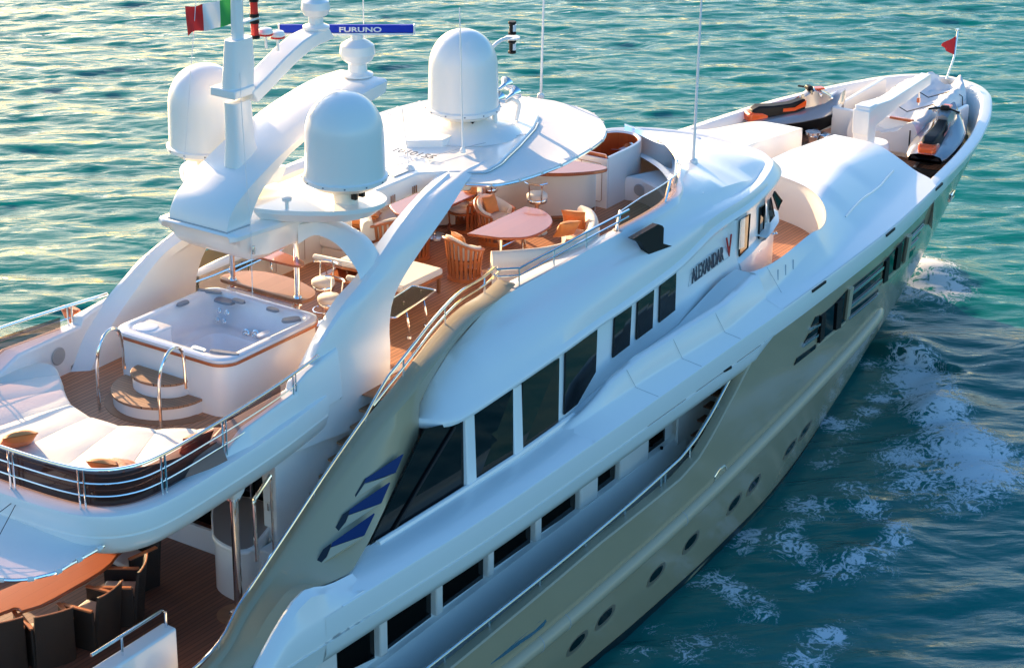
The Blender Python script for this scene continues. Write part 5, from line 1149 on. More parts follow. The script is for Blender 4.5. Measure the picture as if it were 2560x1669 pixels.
# --- barrel chair of teak slats with a cream liner (faces +X)
def make_chair():
    r = empty('slatted_armchair')
    th = lambda t: R_(180) + t
    span = R_(118)
    sl = MB(); n = 17
    hz = lambda t: .60 + .20 * (math.cos(t * .75)) ** 2
    for k in range(n):
        t = -span + 2 * span * k / (n - 1); a = th(t)
        r0, r1 = .30, .365
        pts = [(r0 * math.cos(a), r0 * math.sin(a), .05), ((r0 + .02) * math.cos(a), (r0 + .02) * math.sin(a), .35), (r1 * math.cos(a), r1 * math.sin(a), hz(t) - .01)]
        tx, ty = -math.sin(a), math.cos(a); w = .026
        sl.loft([[(x - tx * w - math.cos(a) * .009, y - ty * w - math.sin(a) * .009, z), (x + tx * w - math.cos(a) * .009, y + ty * w - math.sin(a) * .009, z), (x + tx * w + math.cos(a) * .009, y + ty * w + math.sin(a) * .009, z), (x - tx * w + math.cos(a) * .009, y - ty * w + math.sin(a) * .009, z)] for x, y, z in pts], closed=True, cap=True)
    sl.build('slats', CHAIRW, r)
    MB().tube([(.38 * math.cos(th(t)), .38 * math.sin(th(t)), hz(t)) for t in np.linspace(-span, span, 40)], .035, 8, flat=.7).build('top_rail', CHAIRW, r)
    MB().loft([[(q * math.cos(a), q * math.sin(a), z) for q, z in ((.285, .0), (.325, .0), (.325, .07), (.285, .07))] for a in np.linspace(0, 2 * math.pi, 41)], closed=True).build('base_ring', CHAIRW, r, ang=40)
    MB().loft([[(q * math.cos(a), q * math.sin(a), z) for q, z in ((.29, .36), (.325, .36), (.325, .40), (.29, .40))] for a in np.linspace(0, 2 * math.pi, 41)], closed=True).build('middle_ring', CHAIRW, r, ang=40)
    MB().stack([ell(.02, 0, a_, a_ * .97, 28) for a_ in (.27, .295, .295, .27, .1)], [.40, .42, .49, .52, .525]).build('seat_cushion', CUSH, r, ang=50)
    rows = []
    for t in np.linspace(-span * .97, span * .97, 36):
        a = th(t); h = hz(t); c, s = math.cos(a), math.sin(a)
        rows.append([(q * c, q * s, z) for q, z in ((.30, .42), (.335, h - .05), (.352, h + .02), (.335, h + .055), (.29, h + .045), (.25, h - .02), (.24, .5))])
    MB().loft(rows, cap=True).build('liner', CUSH, r, ang=60)
    return r
SD = 6.302
ch = make_chair()
CHL = [((5.92, -.52), -20, 'teak barrel armchair at the aft corner of the star side table, nearest the side rail'),
       ((8.0, 1.0), 165, 'teak barrel armchair beside the bar stools, turned away from the camera'),
       ((7.78, .12), -95, 'teak barrel armchair pushed in behind the starboard table, its cream rim showing above'),
       ((6.55, .95), 150, 'teak barrel armchair mostly hidden behind the big white arch leg'),
       ((6.15, 1.25), 60, 'teak armchair at the aft end of the port table, only its rim visible')]
CHL[0] = (CHL[0][0], CHL[0][1], 'teak barrel armchair at the aft corner of the starboard table, nearest the side rail')
q = onz(1040, 650, 6.3); CHL[3] = ((q[0] + .1, q[1] + .15), 150, CHL[3][2])
q = onz(972, 590, 6.75); CHL[4] = ((q[0] + .1, q[1] + .1), 60, CHL[4][2])
for i, ((x, y), a, lb) in enumerate(CHL):
    o = ch if i == 0 else copy_tree(ch)
    o.location = (x, y, SD); o.rotation_euler = (0, 0, R_(a)); tag(o, lb, 'armchair', 'slatted barrel chairs round the sun deck tables')
for (x, y), a, lb in ((CHL[0][0], -20, 'orange'), (CHL[1][0], 165, 'x'), (CHL[2][0], -95, 'x')):
    txt = {0: 'small orange cushion in the armchair nearest the side rail'}
    lb = 'small orange cushion inside the armchair nearest the side rail' if a == -20 else ('pointed orange cushion in the armchair beside the bar stools' if a == 165 else 'orange cushion in the armchair behind the starboard table')
    pillow('cushion', lb, (x - .12 * math.cos(R_(a)), y - .12 * math.sin(R_(a)), SD + .70), .36, .36, .14, R_(a), R_(70), ORANGE, 'orange and rust cushions around the decks')
# --- dining tables (starboard and its port twin)
def table_outline(sy):
    P = [(6.15, -.40), (8.0, -.40), (8.02, -.75), (7.8, -1.12), (7.45, -1.36), (7.0, -1.44), (6.6, -1.36), (6.3, -1.0)]
    return [(x - 7.0, (y + .9) * sy) for x, y in P]
def make_table():
    t = empty('deck_table')
    P = rsl([(x, y, 0) for x, y in table_outline(1)[:2]], 2)[:, :2].tolist() + crs([(x, y, 0) for x, y in table_outline(1)[1:]], 30)[1:, :2].tolist()
    MB().prism(P, .69, .74).build('table_top', VARNG, t, bev=.015)
    for x in (-.45, .3):
        MB().tube([(x, .05, .06), (x, .05, .69)], .045, 12).build('leg', CHROME, t); MB().lathe([(.24, 0), (.22, .03), (.06, .05)], (x, .05, 0), 24).build('foot', STEEL, t)
    MB().tube([(-.45, .05, .45), (-.05, -.1, .55), (.3, .05, .45)], .02, 8).build('brace', CHROME, t)
    return t
tb = make_table(); tb.location = (7.0, -.9, SD); tag(tb, 'half oval varnished table on the starboard side of the sun deck', 'table', 'varnished dining tables')
t2_ = copy_tree(tb); t2_.location = (7.0, 1.25, SD); t2_.scale = (1, -1, 1); tag(t2_, 'varnished table on the port side, glimpsed under the roof beam', 'table', 'varnished dining tables')
# --- curved sofas round the tables
c4 = zm(1080, 430, 460)
def sofa(label, sy):
    c = (7.2, sy * 1.6, SD); s = empty('curved_sofa', c, label=label, cat='sofa', group='curved cream sofas')
    top = [onz(*c4(*q), 7.08) for q in ((770, 1035), (1100, 1015), (1430, 985), (1700, 930), (1905, 860), (2055, 745), (2090, 610), (2030, 490), (1930, 440))]
    P = crs([(p[0], p[1], 0) for p in top], 50)[:, :2]
    T = np.gradient(P, axis=0); T /= np.linalg.norm(T, axis=1)[:, None]; Nv = np.stack([-T[:, 1], T[:, 0]], 1)   # towards the table
    if Nv[5][1] < 0: Nv = -Nv
    def prof(pr, a=0, b=50): return [loc([(p[0] + n[0] * d, sy * -1 * (p[1] + n[1] * d) if sy > 0 else p[1] + n[1] * d, z) for d, z in pr], c) for p, n in list(zip(P, Nv))[a:b]]
    MB().loft(prof([(-.06, 6.32), (-.06, 6.62), (.02, 6.63)]), cap=True).build('base', WHITE, s, ang=50)
    MB().loft(prof([(-.10, 6.64), (-.12, 6.9), (-.08, 7.06), (.0, 7.10), (.08, 7.07), (.12, 6.95), (.14, 6.72)]), cap=True).build('backrest', CUSH, s, ang=60)
    MB().loft(prof([(.12, 6.60), (.13, 6.74), (.35, 6.76), (.50, 6.74), (.53, 6.66), (.52, 6.34)], 2, 48), cap=True).build('seat', CUSH, s, ang=60)
    return s
sofa('curved cream sofa with its back to the starboard rail', -1); sofa('curved cream sofa along the port side of the sun deck', 1)
for (a, b, w, rz, tl, lb) in ((1840, 620, .46, 20, 65, 'large orange cushion leaning in the forward corner of the starboard sofa'), (1745, 735, .44, 60, 50, 'square orange cushion in front of the large one on the starboard sofa')):
    q = onz(*c4(a, b), 6.98); pillow('cushion', lb, q, w, w, .18, R_(rz), R_(tl), ORANGE, 'orange and rust cushions around the decks')
n6 = zm(740, 380, 500)
for a, b, lb in ((730, 840, 'flat orange cushion on the port sofa seat, nearer one'), (850, 745, 'orange cushion on the port sofa seat, half under the roof beam')):
    q = onz(*n6(a, b), 6.86); pillow('cushion', lb, q, .5, .5, .18, R_(30), R_(10), ORANGE, 'orange and rust cushions around the decks')
# port seat block aft of the sofa
sb = empty('seat_block', (4.7, 1.75, SD), label='cream upholstered seat block on the port side beyond the arch strut', cat='seat')
def blk(P, z0, z1, nm, mt, bev=.03): MB().prism([(x - 4.7, y - 1.75) for x, y in P], z0 - SD, z1 - SD).build(nm, mt, sb, bev=bev)
blk([(5.25, 1.75), (6.0, 1.25), (6.9, 1.9), (6.2, 2.3), (5.2, 2.28)], 6.32, 6.52, 'base', CREAM); blk([(5.2, 1.72), (6.02, 1.18), (6.95, 1.85), (6.2, 2.3), (5.15, 2.28)], 6.53, 6.74, 'seat', CUSH); blk([(5.15, 2.0), (5.55, 1.75), (5.7, 2.28), (5.15, 2.28)], 6.74, 7.1, 'backrest', CUSH)
# white locker wall along the port side
lk = empty('port_locker'); lk.parent = Y
MB().loft([[(x, 2.22, 6.3), (x, 2.2, 6.95), (x, 2.24, 6.98), (x, 2.4, 6.98)] for x in (1.9, 3.2, 5.2)]).build('locker_front', CREAM, lk, ang=40)
for x in (3.0, 3.9, 4.7): MB().tube([(x, 2.196, 6.42), (x, 2.19, 6.9)], .005, 4).build('door_seam', TEAKT, lk)
# --- sun loungers (long axis +X, head at -X)
def make_lounger():
    r = empty('sun_lounger')
    MB().box((.15, 0, .30), (1.75, .66, .05)).build('frame', CHAIRW, r, bev=.01)
    for x in (.95, -.55):
        for s in (-.29, .29): MB().box((x, s, .14), (.05, .05, .29)).build('leg', TEAKT, r)
    MB().box((.45, 0, .39), (1.15, .68, .12)).build('mattress', CUSH, r, bev=.04, seg=3)
    q = Matrix.Rotation(R_(24), 3, 'Y').to_quaternion()
    MB().box((-.50, 0, .55), (.82, .68, .10), tilt=q).build('back_cushion', CUSH, r, bev=.04, seg=3)
    MB().box((-.50, 0, .47), (.80, .64, .04), tilt=q).build('back_frame', CHAIRW, r)
    for s in (-.25, .25): MB().tube([(-.65, s, .5), (-.5, s, .02)], .012, 6).build('prop', STEEL, r)
    return r
lg = make_lounger(); lg.location = (4.08, -.30, SD); tag(lg, 'cream sun lounger whose foot end shows right of the white arch leg', 'sun lounger', 'cream teak sun loungers')
l2 = copy_tree(lg); l2.location = (4.55, .82, SD); tag(l2, 'cream sun lounger with raised head, seen left of the arch leg', 'sun lounger', 'cream teak sun loungers')
# --- glass side tables on bent steel legs
def make_gt():
    r = empty('glass_table')
    P = rrect(-.72, .72, -.24, .24, .06, 4)
    MB().tube([(x, y, .56) for x, y in P], .018, 8, closed=True).build('frame', CHROME, r)
    MB().prism(P, .55, .56).build('glass_top', GREENG, r)
    for s in (-.3, .3): MB().tube(crs([(s + .12, -.2, .0), (s + .1, -.2, .25), (s + .16, -.12, .45), (s + .3, 0, .55)], 16), .02, 8).build('leg', CHROME, r); MB().lathe([(.045, 0), (.04, .02)], (s + .12, -.2, 0), 12).build('foot', CHROME, r)
    return r
gt = make_gt(); gt.location = (3.2, -1.22, SD); gt.rotation_euler = (0, 0, R_(8)); tag(gt, 'green glass topped steel table beside the starboard lounger', 'table', 'glass side tables')
g2 = copy_tree(gt); q = onz(620, 640, 6.9); g2.location = (q[0], q[1], SD); g2.rotation_euler = (0, 0, R_(2)); tag(g2, 'glass topped steel table on the port side behind the tub bar', 'table', 'glass side tables')
MB().tube([ony(b_[0], b_[1], 2.06) for b_ in ((468, 708), (480, 708), (530, 690), (640, 645))], .02, 8).build('wall_rail', CHROME, Y)
# --- bar stools
def make_stool():
    r = empty('bar_stool')
    MB().lathe([(.19, 0), (.19, .012), (.07, .03), (.035, .06), (.03, .35), (.035, .55), (.08, .62)], (0, 0, 0), 28).build('pedestal', CHROME, r, ang=40)
    MB().tube([(.17 * math.cos(a), .17 * math.sin(a), .24) for a in np.linspace(0, 2 * math.pi, 30)[:-1]], .013, 6, closed=True).build('foot_ring', CHROME, r)
    MB().lathe([(.165, .62), (.175, .64), (.175, .68), (.165, .70)], (0, 0, 0), 28).build('seat_band', CHROME, r)
    MB().lathe([(.16, .69), (.18, .71), (.18, .77), (.15, .80), (0, .805)], (0, 0, 0), 28).build('seat_cushion', CUSH, r, ang=60)
    for s in (-.10, .10): MB().tube([(-.15, s, .66), (-.19, s * 1.1, 1.02)], .012, 6).build('back_post', CHROME, r)
    MB().tube(crs([(-.13, -.19, 1.05), (-.2, -.1, 1.04), (-.215, 0, 1.04), (-.2, .1, 1.04), (-.13, .19, 1.05)], 16), .02, 8).build('back_bar', CHROME, r)
    return r
so = make_stool(); so.scale = (1.1, 1.1, 1.0)
for i, (x, y, a, lb) in enumerate(((8.62, -.25, 25, 'chrome bar stool with curved back bar in front of the curved bar'), (8.62, .88, 20, 'chrome bar stool at the port end of the bar, half under the canvas'), (2.22, -.42, 180, 'round cream topped stool at the starboard end of the tub bar'), (2.75, .15, 200, 'chrome stool with back hoop behind the tub bar'))):
    o = so if i == 0 else copy_tree(so); o.location = (x, y, SD); o.rotation_euler = (0, 0, R_(a)); tag(o, lb, 'bar stool', 'chrome bar stools')
# ------------------------------------------------------------------ dining deck under the sun deck
UD = 3.802
z7 = zm(0, 1109, 860); k8 = zm(0, 1220, 460); c8 = zm(480, 1080, 500)
# post with bracket
pb = onz(598, 1535, 3.8)
sp_ = empty('deck_post'); sp_.parent = Y
MB().tube([pb, pb + A(0, 0, 2.0)], .065, 18).build('pole', CHROME, sp_); MB().lathe([(.16, 0), (.15, .03), (.08, .05)], pb, 20).build('pole_foot', CHROME, sp_); MB().lathe([(.11, 0), (.11, .03), (.08, .04)], pb + A(0, 0, 1.96), 20).build('pole_collar', CHROME, sp_)
MB().stack([ell(pb[0], pb[1], a_, b_, 20, 0, 4) for a_, b_ in ((.09, .09), (.13, .13), (.2, .17), (.26, .18))], [5.78, 5.86, 6.05, 6.4]).build('bracket', WHITE, sp_, ang=50)
MB().lathe([(.34, 0), (.34, .012)], pb + A(0, 0, .0), 28).build('margin_board', TEAKT, sp_)
# bulkhead with dark doorway
bh = empty('aft_bulkhead'); bh.parent = Y
MB().box((-.35, 0, 4.9), (.1, 4.2, 2.2)).build('glass_doors', GLASSD, bh)
MB().box((-.85, -2.0, 4.9), (.78, .29, 2.3)).build('wall', WHITE, bh, bev=.03)
for z_ in (4.5, 5.1): MB().box((-1.26, -2.0, z_), (.05, .04, .14)).build('hinge', STEEL, bh, bev=.01)
MB().box((-1.1, 0, 4.0), (.06, 3.6, .4)).build('sill', WHITE, bh)
for y in (-1.9, -.9, .6): MB().tube([(-.42, y, 3.85), (-.42, y, 5.9)], .03, 6).build('door_post', STEEL, bh)
# rounded sideboard
sbp = [onz(*c8(*q), 4.72) for q in ((235, 1180), (275, 1280), (400, 1360), (580, 1425), (720, 1385), (790, 1300))]
P = [(p[0], p[1]) for p in sbp] + [(-.8, -1.75), (-.6, -1.1), (-1.0, -.65)]
P = crs([(x, y, 0) for x, y in P], 40, closed=True)[:-1, :2].tolist()
cx = sum(p[0] for p in P) / 40; cy = sum(p[1] for p in P) / 40
sh = lambda f: [(cx + (x - cx) * f, cy + (y - cy) * f) for x, y in P]
sb = empty('sideboard'); sb.parent = Y
MB().stack([sh(.93), sh(.93)], [3.8, 4.66]).build('cabinet', WHITE, sb, ang=50); MB().stack([sh(.97), sh(1.0), sh(1.0), sh(.97)], [4.64, 4.66, 4.70, 4.722]).build('counter_rim', WHITE, sb, ang=50); MB().stack([sh(.93), sh(.93)], [4.70, 4.727]).build('counter_top', GREYB, sb)
MB().box((cx + .2, cy - .75, 4.15), (.9, .35, .7)).build('step_box', WHITE, sb, bev=.02)
hr = [ony(*c8(770, 1530), -2.35), ony(*c8(735, 800), -2.35), ony(*c8(935, 510), -2.35)]
MB().tube([hr[0], hr[1] - A(0, 0, .06), hr[1] + A(.02, 0, 0), hr[2]], .03, 8).build('handrail', CHROME, sb)
MB().tube([hr[2], A(hr[2][0], hr[2][1], 4.1)], .02, 8).build('handrail_post', CHROME, sb)
# the awning on its steel hoop
ho = [k8(*q) for q in ((1640, 475), (1575, 550), (1420, 690), (1190, 830), (950, 960), (740, 1080), (560, 1130), (350, 1175), (0, 1178), (-600, 1080), (-1100, 850))]
hi = [k8(*q) for q in ((1620, 470), (1400, 480), (1150, 455), (900, 400), (680, 340), (440, 262), (160, 170), (-40, 95), (-300, 20), (-700, -80), (-1100, -180))]
HO = crs([onz(*q, 6.22) for q in ho], 50); HI = crs([onz(*q, 6.42) for q in hi], 50)
aw_ = empty('awning', (-6.0, 0, 6.3), label='white canvas awning laced to a steel hoop over the dining table', cat='awning')
C1 = (-6, 0, 6.3)
MB().loft([loc([a + (b - a) * t + A(0, 0, -.10 * math.sin(math.pi * t)) for t in np.linspace(.02, .97, 10)], C1) for a, b in zip(HI, HO)]).build('canvas', CANVAS, aw_, ang=60)
MB().tube(loc(HO, C1), .025, 8).build('hoop', CHROME, aw_); MB().tube(loc([p + A(.08, 0, .03) for p in HI], C1), .022, 8).build('inner_bar', CHROME, aw_)
for i in (4, 9, 14, 19, 24, 29): p, q = HO[i], HO[i + 1]; MB().tube(loc([p, p + (q - p) * 1.1], C1), .038, 8).build('strap', CANVAS, aw_)
for i in (5, 11, 17, 23, 29): p = HI[i] + A(.05, 0, .02); MB().box(tuple(np.array(p) - C1), (.16, .12, .05), rz=.3).build('strap', CANVAS, aw_)
q0 = onz(*k8(255, 110), 6.62)
MB().tube(loc([q0, HI[22] + (HO[34] - HI[22]) * .95], C1), .006, 5).build('stay', RUBBER, aw_); MB().tube(loc([q0, HO[44]], C1), .006, 5).build('stay', RUBBER, aw_)
# oval dining table
dt = [z7(*q) for q in ((800, 690), (812, 770), (720, 870), (520, 990), (280, 1120), (80, 1172), (0, 1175))]
D = [onz(*q, 4.55) for q in dt]
ctr = A(-6.55, .15, 0)
DT = crs([(p[0], p[1], 0) for p in D] + [(2 * ctr[0] - p[0], 2 * ctr[1] - p[1], 0) for p in D], 60, closed=True)[:-1]
ctr = DT.mean(0)
tb3 = empty('dining_table', (ctr[0], ctr[1], UD), label='long oval red wood dining table half covered by the awning', cat='table')
MB().prism([(x - ctr[0], y - ctr[1]) for x, y, _ in DT], .70, .755).build('table_top', VARN, tb3, bev=.02)
MB().lathe([(.5, 0), (.45, .05), (.2, .1), (.18, .6), (.4, .70)], (0, 0, 0), 24).build('pedestal', TEAKT, tb3)
# wicker chairs (face +X)
def make_wicker():
    r = empty('wicker_chair')
    rows = []
    for t in np.linspace(-1, 1, 13):
        y = .29 * t; xb = -.30 - .05 * (1 - t * t); rows.append([(xb + .10, y, .0), (xb + .06, y, .42), (xb - .02, y, .92), (xb - .06, y, .925), (xb + .0, y, .42), (xb + .04, y, .0)])
    MB().loft(rows, closed=True, cap=True).build('backrest', WICKER, r, ang=40)
    for s in (-1, 1):
        MB().box((.03, s * .30, .33), (.56, .045, .66)).build('side_panel', WICKER, r, bev=.015)
        MB().box((.04, s * .30, .665), (.54, .07, .03)).build('armrest', CHAIRW, r, bev=.01)
    MB().box((.02, 0, .20), (.55, .56, .40)).build('base', WICKER, r, bev=.02); MB().box((.03, 0, .44), (.50, .52, .08)).build('seat_cushion', CUSH, r, bev=.03)
    MB().tube([(-.37 - .03 * (1 - t * t), .29 * t, .932) for t in np.linspace(-1, 1, 11)], .012, 6).build('back_rim', CHAIRW, r)
    return r
wc = make_wicker()
CH = [((905, 1195), 1), ((700, 1360), 1), ((365, 1500), 1), ((30, 1560), 1), ((975, 950), 0)]
lbs = ['dark wicker dining chair, third from the left along the near side of the table', 'dark wicker dining chair with its cream seat showing, middle of the near side', 'dark wicker dining chair seen square from behind near the white locker', 'dark wicker dining chair cut by the left edge of the picture', 'dark wicker dining chair at the head of the table, below the sun deck edge']
lbs[0] = 'dark wicker dining chair nearest the table head on the near side'
for i, ((u, v), s) in enumerate(CH):
    p = onz(*z7(u, v), UD); d = A(ctr[0] - p[0], ctr[1] - p[1])
    k = int(np.argmin([np.hypot(x - p[0], y - p[1]) for x, y, _ in DT])); tg = DT[k]
    a = math.atan2(tg[1] - p[1], tg[0] - p[0]) if i < 4 else math.atan2(d[1], d[0])
    o = wc if i == 0 else copy_tree(wc); o.location = (p[0] + .12 * math.cos(a), p[1] + .12 * math.sin(a), UD); o.rotation_euler = (0, 0, a); tag(o, lbs[i], 'chair', 'dark wicker dining chairs')
# white locker with hand rail in the foreground
lt = [onz(*z7(*q), 4.75) for q in ((1130, 1228), (1222, 1270), (690, 1620), (590, 1570))]
lx = empty('deck_locker', (lt[0][0] - .5, lt[0][1], UD), label='white deck locker with a steel hand rail at the bottom left', cat='locker')
C3 = (lt[0][0] - .5, lt[0][1], UD)
MB().prism([(p[0] - C3[0], p[1] - C3[1]) for p in lt], 0, 4.75 - UD).build('body', WHITE, lx, bev=.03)
e = lt[0] * .5 + lt[1] * .5; f = lt[2] * .5 + lt[3] * .5
rp = [z7(1130, 1275), z7(1118, 1175), z7(1095, 1142), z7(685, 1430), z7(470, 1570)]
h0 = e + (f - e) * .05; u_ = (f - e) / np.linalg.norm(f - e)
MB().tube(loc([h0, h0 + A(0, 0, .24), h0 + u_ * .08 + A(0, 0, .30), f + A(0, 0, .30)], C3), .024, 8).build('hand_rail', CHROME, lx)
for t in (.62,): m2_ = e + (f - e) * t; MB().tube(loc([m2_, m2_ + A(0, 0, .30)], C3), .018, 8).build('rail_post', CHROME, lx)
# ------------------------------------------------------------------ bow: jet skis, tender, crane, windlass, flags
BD_ = 3.95
def make_jetski():
    r = empty('jet_ski')
    st = [(-1.55, .42, .30, .34), (-1.35, .50, .16, .36), (-.8, .56, .06, .40), (0, .58, .0, .43), (.6, .54, .02, .47), (1.1, .40, .12, .52), (1.4, .22, .26, .56), (1.55, .05, .42, .58)]
    rows = [[(x, -w * .2, zb), (x, -w * .75, zb + .10), (x, -w, zt - .08), (x, -w * 1.02, zt - .02), (x, w * 1.02, zt - .02), (x, w, zt - .08), (x, w * .75, zb + .10), (x, w * .2, zb)] for x, w, zb, zt in st]
    MB().loft(rows, closed=True, cap=True).build('hull', BLACK, r, ang=30)
    rows = [[(x, -w, zt - .03), (x, -w * 1.03, zt), (x, -w * .9, zt + .06 + .06 * max(0, x)), (x, -w * .45, zt + .10 + .14 * max(0, x + .1)), (x, w * .45, zt + .10 + .14 * max(0, x + .1)), (x, w * .9, zt + .06 + .06 * max(0, x)), (x, w * 1.03, zt), (x, w, zt - .03)] for x, w, zb, zt in st]
    MB().loft(rows, cap=False).build('deck', JSILV, r, ang=35)
    MB().loft([[(x, -w, .46), (x, -w * 1.1, .56), (x, -w * .8, h), (x, w * .8, h), (x, w * 1.1, .56), (x, w, .46)] for x, w, h in ((-1.35, .14, .66), (-1.15, .20, .74), (-.7, .20, .72), (-.2, .18, .73), (.2, .16, .80), (.35, .13, .78))], cap=True).build('seat', BLACK, r, bev=.03, ang=40)
    MB().loft([[(x, -w, .42), (x, -w, h), (x, w, h), (x, w, .42)] for x, w, h in ((-1.50, .16, .56), (-1.42, .23, .62), (-1.1, .235, .60), (-.9, .22, .55))], cap=True).build('tail_trim', JORANGE, r, bev=.03)
    for s in (-1, 1): MB().loft([[(x, s * .20, z0), (x, s * .215, z1)] for x, z0, z1 in ((-.45, .58, .66), (-.1, .58, .66), (.25, .66, .80))]).build('side_trim', JORANGE, r)
    MB().loft([[(x, -w, z0), (x, -w * .8, z1), (x, 0, z1 + .05), (x, w * .8, z1), (x, w, z0)] for x, w, z0, z1 in ((.25, .15, .6, .85), (.5, .24, .58, .98), (.8, .28, .56, .92), (1.1, .24, .56, .78), (1.4, .10, .56, .66))], cap=True).build('cowl', JSILV, r, ang=35)
    MB().tube([(.30, -.40, .98), (.42, -.15, 1.0), (.45, 0, 1.0), (.42, .15, 1.0), (.30, .40, .98)], .022, 8).build('handlebar', BLACK, r)
    MB().box((.42, 0, 1.02), (.16, .22, .10)).build('handlebar_pad', BLACK, r, bev=.03)
    MB().box((.72, 0, .99), (.28, .22, .04)).build('dash_trim', JORANGE, r, bev=.015)
    for s in (-1, 1): MB().box((.62, s * .30, .90), (.06, .12, .09)).build('mirror', CHROME, r, bev=.02)
    for s in (-1, 1): MB().lathe([(.06, -.01), (.06, .01)], (1.0, s * .22, .80), 12).build('headlight', CHROME, r)
    return r
js = make_jetski(); js.location = (23.45, 1.98, BD_ + .20); js.rotation_euler = (0, 0, R_(-36)); js.scale = (.9, .95, 1.15); tag(js, 'silver and black jet ski with orange tail on the port side, seen from its side', 'jet ski', 'jet skis stowed on the bow')
j2 = copy_tree(js); j2.location = (23.75, -1.82, BD_ + .20); j2.rotation_euler = (0, 0, R_(11)); tag(j2, 'silver jet ski on the starboard side, seen from its orange tail', 'jet ski', 'jet skis stowed on the bow')
for o, s in ((js, 1), (j2, -1)):
    ck = empty('jet_ski_cradle', (o.location.x, o.location.y, BD_), rz=o.rotation_euler.z, label='dark cradle under the %s jet ski' % ('port' if s > 0 else 'starboard'), cat='cradle', group='jet ski cradles')
    for x in (-.9, .7): MB().box((x, 0, .09), (.10, .95, .18)).build('cradle_beam', RUBBER, ck, bev=.02)
    for y in (-.42, .42): MB().box((-.1, y, .05), (2.3, .08, .08)).build('cradle_rail', STEEL, ck)
# tender under a white cover
TC = (25.7, -.25, 4.25)
td = empty('tender', TC, rz=R_(4), label='inflatable tender under a crumpled white cover, lashed on the bow deck', cat='tender')
rng = np.random.default_rng(4)
rows = []
for t in np.linspace(0, 1, 44):
    x = -2.1 + 4.5 * t; w = .92 * (1 - max(0, (t - .62) / .38) ** 2.6 * .62); row = []
    hh = .52 + .10 * t
    for a in np.linspace(0, 1, 28):
        y = -w + 2 * w * a; e = abs(2 * a - 1); z = hh + .18 * math.exp(-((e - .74) / .22) ** 2) - .20 * (1 - e) ** 1.5 * (1 if t < .93 else .2)
        z -= .22 * max(0, e - .9) / .1
        z += .035 * math.sin(9 * x + 5 * a) * math.sin(14 * a + 3 * x) + .03 * math.sin(4 * x - 9 * a) + .02 * rng.standard_normal() * .5
        if t > .95: z -= (t - .95) / .05 * .15
        row.append((x, y, z))
    row = [(x, -w * .96, -.1), (x, -w * 1.03, .2)] + row + [(x, w * 1.03, .2), (x, w * .96, -.1)]
    rows.append(row)
MB().loft(rows, cap=True).build('cover', CANVAS, td, ang=70)
for x in (-.5, 1.0):
    MB().tube([(x, -.97, .1), (x, -.9, .62), (x + .02, -.66, .74), (x, 0, .46), (x, .66, .74), (x, .9, .62), (x, .97, .1)], .014, 6).build('lashing', RUBBER, td)
MB().tube([(-2.1, -.7, .1), (-2.1, -.7, .5)], .02, 6).build('stern_strap', RUBBER, td)
# white trough the tender stands in
cb = empty('tender_cradle', (24.6, 0, BD_), label='white moulded trough with raised sides holding the tender', cat='cradle')
def cbx(p, q, h, nm):
    a, b = A(*p), A(*q); d = b - a; L_ = np.linalg.norm(d); MB().box(((a[0] + b[0]) / 2 - 24.6, (a[1] + b[1]) / 2, h / 2), (L_, .12, h), rz=math.atan2(d[1], d[0])).build(nm, WHITE, cb, bev=.03)
cbx((23.95, 1.12), (27.2, 1.3), .95, 'side_wall'); cbx((23.95, 1.16), (23.95, -1.2), .95, 'end_wall'); cbx((23.95, -1.25), (26.6, -1.3), .80, 'side_wall')
q = onz(*zm(1700, 0, 860)(1625, 888), 4.68); MB().box((23.88 - 24.6, -.75, .97), (.10, .62, .06)).build('wood_trim', VARN, cb, bev=.01)
# deck crane
cq = onz(2181, 345, 4.9)
dc = empty('deck_crane', (22.0, -.72, BD_), label='white deck crane with its boom lowered over the tender', cat='crane')
MB().lathe([(.40, 0), (.40, .75), (.36, .85)], (0.15, -.1, 0), 28).build('pedestal', WHITE, dc, ang=50)
MB().box((-.15, 0, 1.15), (.42, .40, 1.35)).build('column', WHITE, dc, bev=.03)
b0, b1 = A(-.15, .0, 1.68), A(3.9, .30, 1.62)
MB().loft([[(p[0], p[1] - w, p[2] - h), (p[0], p[1] + w, p[2] - h), (p[0], p[1] + w, p[2]), (p[0], p[1] - w, p[2])] for p, w, h in ((b0 + A(-.25, 0, .05), .21, .6), (b0 + A(.25, 0, .12), .21, .5), (b0 + (b1 - b0) * .3, .18, .34), (b1, .14, .28))], closed=True, cap=True).build('boom', WHITE, dc, bev=.02)
MB().tube([b1 + A(-.35, 0, -.28), b1 + A(-.35, 0, -.75)], .02, 6).build('hook_wire', STEEL, dc); MB().box(b1 + A(-.35, 0, -.62), (.07, .07, .12)).build('hook_block', VARN, dc)
for x, y in ((-.6, -.25), (-.62, .35)):
    MB().lathe([(.28, 0), (.28, .62), (.24, .66), (0, .67)], (x, y, 0), 24).build('winch_cover', CANVAS, dc, ang=50)
